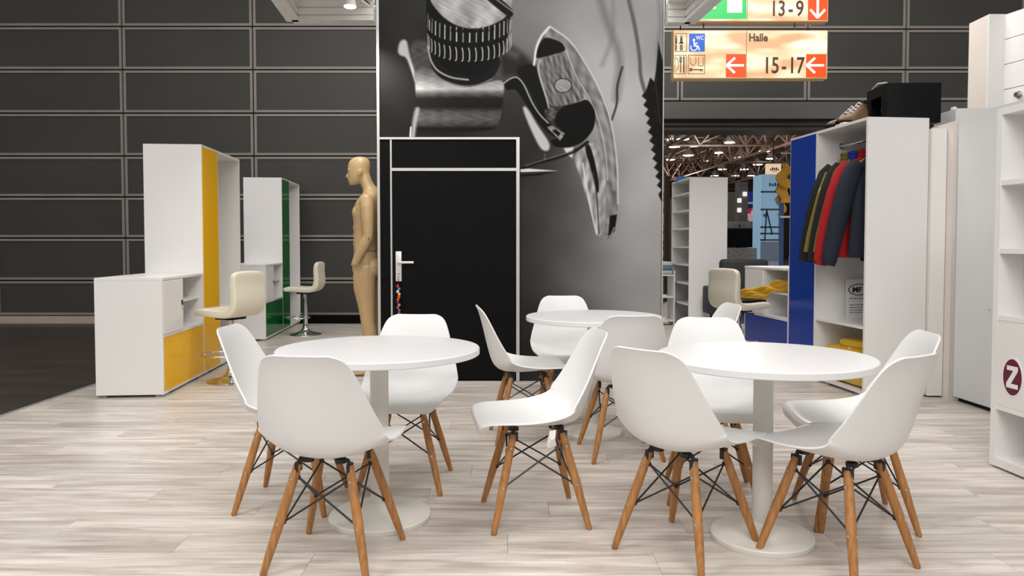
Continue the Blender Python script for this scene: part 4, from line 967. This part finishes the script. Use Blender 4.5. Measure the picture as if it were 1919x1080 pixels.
# jackets on hangers
def jacket(xl, body_c, label, stripe=None, yoke=None, badge=None, tilt=0., cuff=None, wd=1.0):
    """xl: position along the rail (wardrobe local x); the jacket spans local y"""
    X, Y, Z = wl(xl, .215, 0)
    t = thing('work_jacket', label, 'jacket', (X, Y, -.304), angB + PI / 2 + tilt, None); t.scale = (1, 1, 1.22)
    bm_ = mat('jacket_cloth', body_c, .85, noise=(25, .12, (1, 1, 1)), bump=(14, .35))
    def ring(cy, z, hw, hd, n=20): return [(cy + hw * math.copysign(abs(math.cos(2 * PI * j / n)) ** .8, math.cos(2 * PI * j / n)), hd * math.sin(2 * PI * j / n) + .006 * math.sin(3 * cy * 20 + j * 1.9 + z * 17), z) for j in range(n)]
    body = MB().rings([ring(0, 1.13, .235 * wd, .040), ring(0, 1.14, .24 * wd, .048), ring(0, 1.25, .235 * wd, .050), ring(0, 1.42, .225 * wd, .052), ring(0, 1.56, .215 * wd, .052), ring(0, 1.66, .205 * wd, .05), ring(0, 1.72, .185 * wd, .045), ring(0, 1.765, .13, .042), ring(0, 1.80, .075, .040), ring(0, 1.815, .065, .038)]).build('jacket_body', bm_, t, 60)
    for sg in (-1, 1):
        path = [(.12, .0, 1.725), (.165, .0, 1.68), (.192, .02, 1.56), (.198, .03, 1.40), (.198, .032, 1.28), (.196, .03, 1.16), (.196, .03, 1.10)] if sg > 0 else [(sg * .165, 0, 1.725), (sg * .215, 0, 1.68), (sg * .268, .0, 1.56), (sg * .318, .004, 1.40), (sg * .350, .010, 1.28), (sg * .378, .014, 1.16), (sg * .388, .016, 1.10)]
        MB().tube(path, [.042, .050, .054, .052, .048, .043, .040], 14, squash=1.45).build('sleeve', bm_, t, 60)
        if stripe is not None and sg < 0:
            pth = [(x + sg * .012, -.038 + y, z) for k, (x, y, z) in enumerate(path[1:-1])]
            MB().tube([(sg * .10, -.035, 1.775)] + pth, [.010] + [.020, .022, .022, .021, .019], 10, squash=1.9).build('sleeve_stripe', mat('stripe_cloth', stripe, .85, bump=(14, .3)), t, 60)
        if cuff is not None and sg < 0: MB().tube([(sg * .386, .016, 1.112), (sg * .391, .017, 1.08)], .049, 14).build('cuff', mat('cuff_cloth', cuff, .85), t, 60)
    col = MB()
    rr = [(.068 * math.cos(a), .043 * math.sin(a), 1.81) for a in np.linspace(-1.2, 4.3, 14)]
    col.tube(rr, .016, 8); col.tube([(x * 1.05, y * 1.05, z + .025) for x, y, z in rr], .014, 8)
    col.build('collar', mat('collar_cloth', yoke or body_c, .85), t, 60)
    if yoke is not None:
        MB().rings([ring(0, 1.70, .197 * wd, .05), ring(0, 1.74, .168, .050), ring(0, 1.782, .11, .046), ring(0, 1.80, .078, .042)]).build('yoke', mat('yoke_cloth', yoke, .85), t, 60)
    MB().tube([(0, 0, 1.82), (0, 0, 1.87), (.012, 0, 1.895), (.012, 0, 1.918), (-.004, 0, 1.926), (-.016, 0, 1.915)], .0025, 6).build('hanger_hook', M['chrome'], t)
    MB().tube([(-.16, 0, 1.745), (0, 0, 1.822), (.16, 0, 1.745)], .009, 8).build('hanger_bar', mat('hanger_wood', rgb(150, 130, 70), .6), t)
    if badge == 'round':
        o = MB().tube([(-.290, -.058, 1.575), (-.290, -.072, 1.573)], .030, 20).build('badge', mat('yellow_badge', rgb(214, 186, 40), .5), t, 40)
        MB().tube([(-.290, -.0721, 1.573), (-.290, -.075, 1.573)], .018, 16).build('badge_centre', mat('badge_centre', rgb(120, 100, 20), .5), o, 40)
        MB().tube([(-.290, -.0751, 1.573), (-.290, -.077, 1.573)], .011, 16).build('badge_dot', mat('badge_dot', rgb(210, 190, 70), .5), o, 40)
    if badge == 'patch':
        o = MB().box(-.205, -.095, -.066, -.052, 1.545, 1.625).build('chest_patch', mat('patch_white', rgb(206, 200, 190), .7), t)
        MB().box(-.198, -.102, -.069, -.0661, 1.572, 1.617).build('patch_field', mat('patch_red', rgb(150, 30, 40), .7), o)
        MB().box(-.185, -.115, -.071, -.0691, 1.567, 1.600).build('patch_emblem', mat('patch_blue', rgb(70, 110, 170), .7), o)
    return t
olive = rgb(120, 108, 34); blk = rgb(9, 9, 11)
x0r = .45 + T
jacket(x0r + .14, blk, 'black work jacket with olive sleeve stripes and a round yellow badge', stripe=olive, yoke=olive, badge='round', tilt=.05)
jacket(x0r + .255, blk, 'black work jacket with blue shoulders and olive stripes behind the red one', stripe=olive, yoke=rgb(22, 50, 150), tilt=.12, wd=.96)
jacket(x0r + .40, rgb(158, 8, 16), 'red work jacket with a small white and blue chest patch', badge='patch', cuff=rgb(150, 14, 20), tilt=.02)
jacket(x0r + .55, rgb(22, 29, 44), 'navy work jacket hanging nearest in the open wardrobe', tilt=-.04, cuff=rgb(16, 20, 32))

# placard in the wardrobe
X, Y, Z = wl(.45 + T + .30, .40, .547)
pc = thing('placard', 'white placard with a blue oval MF logo in the open wardrobe', 'placard', wl(.45 + T + .09, .232, .5475), angB + math.radians(90))
box('card', M['paper'], pc, 0, .24, 0, .006, 0, .335)
ov = MB(); n = 44
for i in range(n):
    a0, a1 = 2 * PI * i / n, 2 * PI * (i + 1) / n
    f = lambda a, k: (.115 + (.098 - k) * math.cos(a), .245 + (.050 - k * .8) * math.sin(a))
    ov.prism([f(a0, 0), f(a1, 0), f(a1, .009), f(a0, .009)], -.0015, 0)
ov.build('logo_ring', M['navyink'], pc)
text('lettering', 'MF', .062, M['ink'], pc, (.052, -.0012, .224), bold=.002, sx=1.15)
ln = MB(); rs = random.Random(5)
for k, z in enumerate((.165, .110, .088, .066, .046)):
    x = .03
    while x < .20:
        w_ = rs.uniform(.012, .04); ln.box(x, min(x + w_, .21), -.001, 0, z, z + .007); x += w_ + .008
ln.build('print_lines', mat('grey_print', (.12, .12, .13), .6), pc)
# yellow packages in the lower compartment
def pouch(label, loc, rz, sx, sy, sz):
    t = thing('yellow_package', label, 'package', loc, rz)
    bm = bmesh.new(); bmesh.ops.create_cube(bm, size=1); bmesh.ops.subdivide_edges(bm, edges=bm.edges[:], cuts=3, use_grid_fill=True)
    rs = random.Random(int(sx * 1000))
    for v in bm.verts:
        v.co += Vector([rs.uniform(-.03, .03) for _ in range(3)]); k = 1 - .12 * (abs(v.co.z) * 2) ** 3
        v.co = Vector((v.co.x * sx * k, v.co.y * sy * k, max(0, (v.co.z + .5)) * sz))
    mb = MB(); mb.bm(bm); o = mb.build('wrapping', mat('yellow_wrap', rgb(212, 172, 40), .35, bump=(20, .4)), t, 70)
    s = o.modifiers.new('s', 'SUBSURF'); s.levels = s.render_levels = 1
    return t
pk = pouch('large yellow wrapped package in the wardrobe bottom', wl(.45 + T + .37, .215, .046), angB, .66, .40, .30)
MB().tube([(.06, -.15, .30), (.065, -.18, .22), (.06, -.18, .10)], .006, 6).ball((.07, -.176, .25), .024, sc=(1, .4, 1)).build('strap', M['paper'], pk)
pouch('flat yellow package lying on top of the large yellow package', wl(.45 + T + .46, .22, .335), angB + .1, .44, .28, .07)
# yellow cloth spilling over the shelf of the blue counter
yc = thing('yellow_cloth', 'crumpled yellow cloth spilling from the blue counter shelf to the stool', 'cloth', (0, 0, 0))
def cnt(x, y, z): p = ob + dB * x + Vector((-dB.y, dB.x)) * y; return Vector((p.x, p.y, z))
cp_ = [cnt(.86, .25, .80), cnt(.80, .12, .80), cnt(.72, .03, .765), cnt(.62, -.05, .735), cnt(.52, -.13, .70), cnt(.40, -.22, .665), cnt(.30, -.28, .655)]
rs = random.Random(9); nn_ = 9; vs = []; fine = []
for i in range(len(cp_) - 1):
    for q in range(4): fine.append(cp_[i].lerp(cp_[i + 1], q / 4))
fine.append(cp_[-1])
side = Vector((dB.x * .35 + .3, dB.y * .35, -.35)).normalized()
for i, p in enumerate(fine):
    for j in range(nn_):
        u = (j / (nn_ - 1) - .5) * (.13 + .04 * math.sin(i * .9))
        vs.append(p + side * u + Vector((-.3, -.5, .8)).normalized() * (.030 * math.sin(j * 2.2 + i * .35) + .022 * math.sin(i * 1.1 + j * .4) + rs.uniform(-.006, .006)))
o = MB().add(vs, [(i * nn_ + j, i * nn_ + j + 1, (i + 1) * nn_ + j + 1, (i + 1) * nn_ + j) for i in range(len(fine) - 1) for j in range(nn_ - 1)]).build('cloth', mat('yellow_fabric', rgb(206, 158, 34), .6, bump=(30, .2)), yc, 180)
s = o.modifiers.new('s', 'SUBSURF'); s.levels = s.render_levels = 1; s = o.modifiers.new('t', 'SOLIDIFY'); s.thickness = .006

# ---------------------------------------------------------------- booths and goods of the far hall
def fbox(name, label, cat, px0, px1, py0, py1, Y, depth, m, part, group=None):
    (xa_, zt) = at(px0, py0, Y); (xb_, _) = at(px1, py0, Y); (_, zb_) = at(px0, py1, Y)
    t = thing(name, label, cat, (xa_, Y, 0), 0, group)
    box(part, m, t, 0, xb_ - xa_, 0, depth, max(zb_, -.03), zt); return t, xb_ - xa_, max(zb_, -.03), zt
# tall glass showcase
Yc = 13.2
t, W_, zb_, zt_ = fbox('glass_showcase', 'tall light blue lit showcase with dark shelf edges in the far hall', 'showcase', 1427, 1460, 327, 640, Yc, .45, em('showcase_back', rgb(150, 188, 214), .6), 'lit_body')
k_ = (zt_ - at(1427, 440, Yc)[1])
gl = bpy.data.materials.new('showcase_glass'); gl.use_nodes = True; gp = gl.node_tree.nodes['Principled BSDF']; gp.inputs['Transmission Weight'].default_value = 1; gp.inputs['Roughness'].default_value = .02; gp.inputs['Base Color'].default_value = (.85, .93, 1, 1)
for py in (360, 393, 426, 438, 450): z = at(1440, py, Yc)[1]; box('shelf_edge', M['blackplastic'], t, -.01, W_ + .01, -.06, -.005, z - .014, z + .014)
box('frame_post', mat('blue_frame', rgb(64, 96, 150), .5), t, W_, W_ + .07, -.07, .45, -.03, zt_)
box('glass_pane', gl, t, 0, W_, -.075, -.066, .9, zt_)
box('lower_panel', mat('pale_blue_panel', rgb(168, 178, 196), .5), t, -.005, W_ + .005, -.05, -.006, -.03, at(1440, 451, Yc)[1] - .02)
mb = MB(); f = lambda px, py: ((px - 1427) / (FPX / Yc), at(px, py, Yc)[1])
for P in ([(1434, 395), (1445, 440)], [(1434, 395), (1431, 452)], [(1428, 402), (1430, 407), (1433, 400)]):
    mb.tube([(f(*q)[0], -.1, f(*q)[1]) for q in P], .012, 6)
mb.build('display_stand', M['black_wire'], t)
zz = at(1440, 350, Yc)[1]; mb = MB()
for k in range(4): mb.box(W_ * .36 + k * .045, W_ * .36 + k * .045 + .03, -.079, -.0755, zz, zz + (.06, .045, .06, .05)[k])
mb.build('blurred_print', mat('blue_grey_print', rgb(70, 100, 130), .5), t)
# beige sign above it
t, W_, zb_, zt_ = fbox('booth_sign', 'small beige lit booth sign above the blue showcase', 'sign', 1437, 1464, 307, 330, 13.6, .08, em('beige_lit', rgb(236, 206, 172), .9), 'sign_box')
mb = MB()
for k in range(5): mb.box(.06 + k * .034, .06 + k * .034 + .024, -.004, -.0005, zb_ + .10, zb_ + .10 + (.03, .055, .045, .055, .03)[k])
mb.box(.09, .20, -.004, -.0005, zb_ + .075, zb_ + .083).build('blurred_print', M['navyink'], t)
MB().tube([(W_ / 2, .04, zt_), (W_ / 2, .04, zt_ + 1.)], .01, 6).build('hanger_rod', M['black_wire'], t)
# yellow garments hanging on a rail by the showcase
for k, (px, py) in enumerate(((1469, 318), (1474, 345), (1470, 368), (1477, 330))):
    x, z = at(px, py, 13.0); t = thing('yellow_garment', 'orange yellow rain garment hanging beside the blue showcase', 'garment', (x, 13.0 + .12 * k, z), 0, 'rain garments beside the showcase')
    rs = random.Random(k); R = []
    for i in range(7):
        q = i / 6; R.append([((.035 + .07 * math.sin(q * 2.6)) * math.cos(2 * PI * j / 12) * (1 + .25 * math.sin(j * 2.4 + i)) + .05 * math.sin(i * 1.3 + k), .05 * math.sin(2 * PI * j / 12), .10 - .42 * q) for j in range(12)])
    MB().rings(R).build('cloth', mat('orange_yellow_cloth', rgb(252, 190, 74), .7, bump=(10, .4)), t, 70)
xs, z = at(1462, 407, 13.0); t = thing('garment_rail', 'white clothes rail under the orange yellow garments', 'rail', (xs, 13.0, 0))
MB().tube([(0, 0, z), (.4, 0, z)], .018, 8).tube([(.38, 0, -.03), (.38, 0, z + 1.1), (0, 0, z + 1.1)], .018, 8).build('tube', M['white'], t)
# blue banner with flowers
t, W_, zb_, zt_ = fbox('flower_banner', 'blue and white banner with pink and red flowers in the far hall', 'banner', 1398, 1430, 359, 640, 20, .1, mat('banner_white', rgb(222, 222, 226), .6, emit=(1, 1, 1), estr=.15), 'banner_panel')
u = FPX / 20
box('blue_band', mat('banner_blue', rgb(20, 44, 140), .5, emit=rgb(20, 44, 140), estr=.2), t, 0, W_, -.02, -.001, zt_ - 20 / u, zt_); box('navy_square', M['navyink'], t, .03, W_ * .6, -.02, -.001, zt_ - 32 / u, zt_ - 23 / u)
box('white_mark', M['white'], t, W_ * .5, W_ * .75, -.03, -.021, zt_ - 12 / u, zt_ - 9 / u)
for k, (fx, fy, r, c) in enumerate(((.16, 36, 6, (214, 36, 78)), (.28, 48, 6, (240, 190, 210)), (.6, 42, 5, (120, 130, 50)), (.8, 38, 5, (214, 50, 50)), (.62, 52, 6, (220, 30, 66)), (.9, 52, 5, (236, 170, 190)), (.14, 58, 4, (220, 40, 80)), (.45, 60, 4, (190, 150, 80)))):
    mb = MB(); cz = zt_ - fy / u
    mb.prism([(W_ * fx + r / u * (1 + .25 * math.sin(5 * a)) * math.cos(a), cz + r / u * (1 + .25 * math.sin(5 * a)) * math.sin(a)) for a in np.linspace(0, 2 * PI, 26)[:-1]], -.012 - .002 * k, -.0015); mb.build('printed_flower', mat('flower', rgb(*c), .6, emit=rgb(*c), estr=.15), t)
# grey partitions, screen, counter
fbox('grey_partition', 'olive grey booth partition behind the tall narrow shelf unit', 'partition', 1362, 1383, 360, 640, 19, .15, mat('olive_grey', rgb(112, 108, 98), .7), 'panel')
t, W_, zb_, zt_ = fbox('grey_pillar', 'grey pillar with bright spot lamps beside the flower banner', 'pillar', 1385, 1402, 341, 640, 17, .3, mat('pillar_grey', rgb(128, 122, 118), .6), 'panel')
for fx, py in ((.4, 364), (-.2, 376), (-.2, 394)):
    z = at(1390, py, 17)[1]; MB().box(W_ * fx, W_ * fx + .09, -.05, -.002, z - .05, z + .05, bev=.01).build('lamp_box', M['lamp'] if False else em('lit_box', (.95, .92, .85), .9), t)
t, W_, zb_, zt_ = fbox('display_screen', 'large black screen below the grey poster strip in the far hall', 'screen', 1350, 1424, 428, 464, 14.0, .06, M['blackdoor'], 'screen_panel')
MB().box(W_ * .45, W_ * .55, .062, .12, -.03, zt_ - .1).build('stand_post', M['blackplastic'], t); MB().box(W_ * .2, W_ * .8, -.1, .2, -.03, -.01).build('stand_foot', M['blackplastic'], t)
t, W_, zb_, zt_ = fbox('poster_strip', 'grey poster strip with small motifs above the black screen', 'poster', 1350, 1424, 415, 428, 14.2, .05, mat('poster_grey', rgb(150, 142, 132), .6, noise=(8, .25, (1, 1, 1))), 'poster_panel')
MB().prism([(W_ * .45, zb_ + .02), (W_ * .5, zb_ + .10), (W_ * .52, zb_ + .02)], -.004, -.0005).build('motif', M['ink'], t)
MB().tube([(W_ * .9, 0.03, -.03), (W_ * .9, .03, zb_)], .02, 8).tube([(W_ * .1, 0.03, -.03), (W_ * .1, .03, zb_)], .02, 8).build('post', M['blackplastic'], t)
fbox('grey_counter', 'grey counter front with dark specks below the black screen', 'counter', 1350, 1424, 465, 640, 13.4, .4, mat('speckled_grey', rgb(128, 122, 116), .6, noise=(18, .4, (1, 1, 2))), 'body')
# dark armchair
xs, z = at(1352, 486, 9.6); t = thing('dark_armchair', 'dark grey armchair behind the cream stool by the blue counter', 'armchair', (xs, 9.6, 0))
dk = mat('dark_upholstery', rgb(34, 36, 38), .7, bump=(20, .2))
MB().box(0, .62, 0, .16, .35, z, bev=.05).build('backrest', dk, t, 50); MB().box(0, .62, .161, .6, .25, .44, bev=.04).build('seat', dk, t, 50)
for x in (-.09, .62): MB().box(x, x + .09, .0, .6, .25, .62, bev=.03).build('armrest', dk, t, 50)
for x in (.02, .56):
    for y in (.04, .54): MB().tube([(x, y, 0), (x, y, .255)], .018, 8).build('leg', M['blackplastic'], t)
# goods on the blue counter
o = thing('blue_cup', 'small blue beaker on the blue-fronted counter', 'cup', cnt(.42, .30, .956)); MB().lathe([(.022, 0), (.026, .07), (.028, .10), (.024, .10), (.02, .01)], 16).build('beaker', mat('blue_beaker', rgb(60, 92, 150), .3), o, 40)
o = thing('desk_lamp', 'white desk lamp with black base at the counter end by the blue wardrobe', 'lamp', cnt(.84, .28, .956))
MB().lathe([(.07, 0), (.07, .018), (.02, .025)], 20).build('base', M['blackplastic'], o, 40); MB().lathe([(.05, .025), (.055, .10), (.02, .14)], 16).build('body', M['white'], o, 40)
MB().tube([(0, 0, .13), (-.03, 0, .22), (-.06, 0, .30), (-.02, 0, .36)], .012, 8).build('arm', M['blackplastic'], o); MB().tube([(-.02, 0, .36), (.05, -.02, .30)], [.02, .05], 12).build('shade', M['blackplastic'], o, 40)
# dark stall wall and shelves far back so the gate shows booths, not emptiness
fbox('dark_stall', 'dark stall wall far back behind the flower banner', 'stall', 1225, 1440, 372, 640, 30, .3, mat('dark_stall_wall', rgb(40, 34, 32), .8, noise=(1.5, .5, (1, 1, 1))), 'panel')
t, W_, zb_, zt_ = fbox('timber_post', 'brown timber stall post left of the tall narrow shelf unit', 'post', 1247, 1256, 330, 640, 16, .3, mat('brown_post', rgb(92, 76, 58), .7, noise=(3, .3, (1, 1, .3))), 'post')
t, W_, zb_, zt_ = fbox('goods_column', 'slim white column with red goods beside the mural edge', 'column', 1238, 1244.5, 316, 640, 14, .15, M['white'], 'column')
rs = random.Random(2)
for k in range(16):
    z = zb_ + .6 + k * .1; box('goods', mat('goods', rgb(*rs.choice([(190, 60, 50), (200, 170, 140), (120, 40, 40), (230, 220, 210)])), .6), t, .004, W_ - .004, -.03, -.001, z, z + .08)
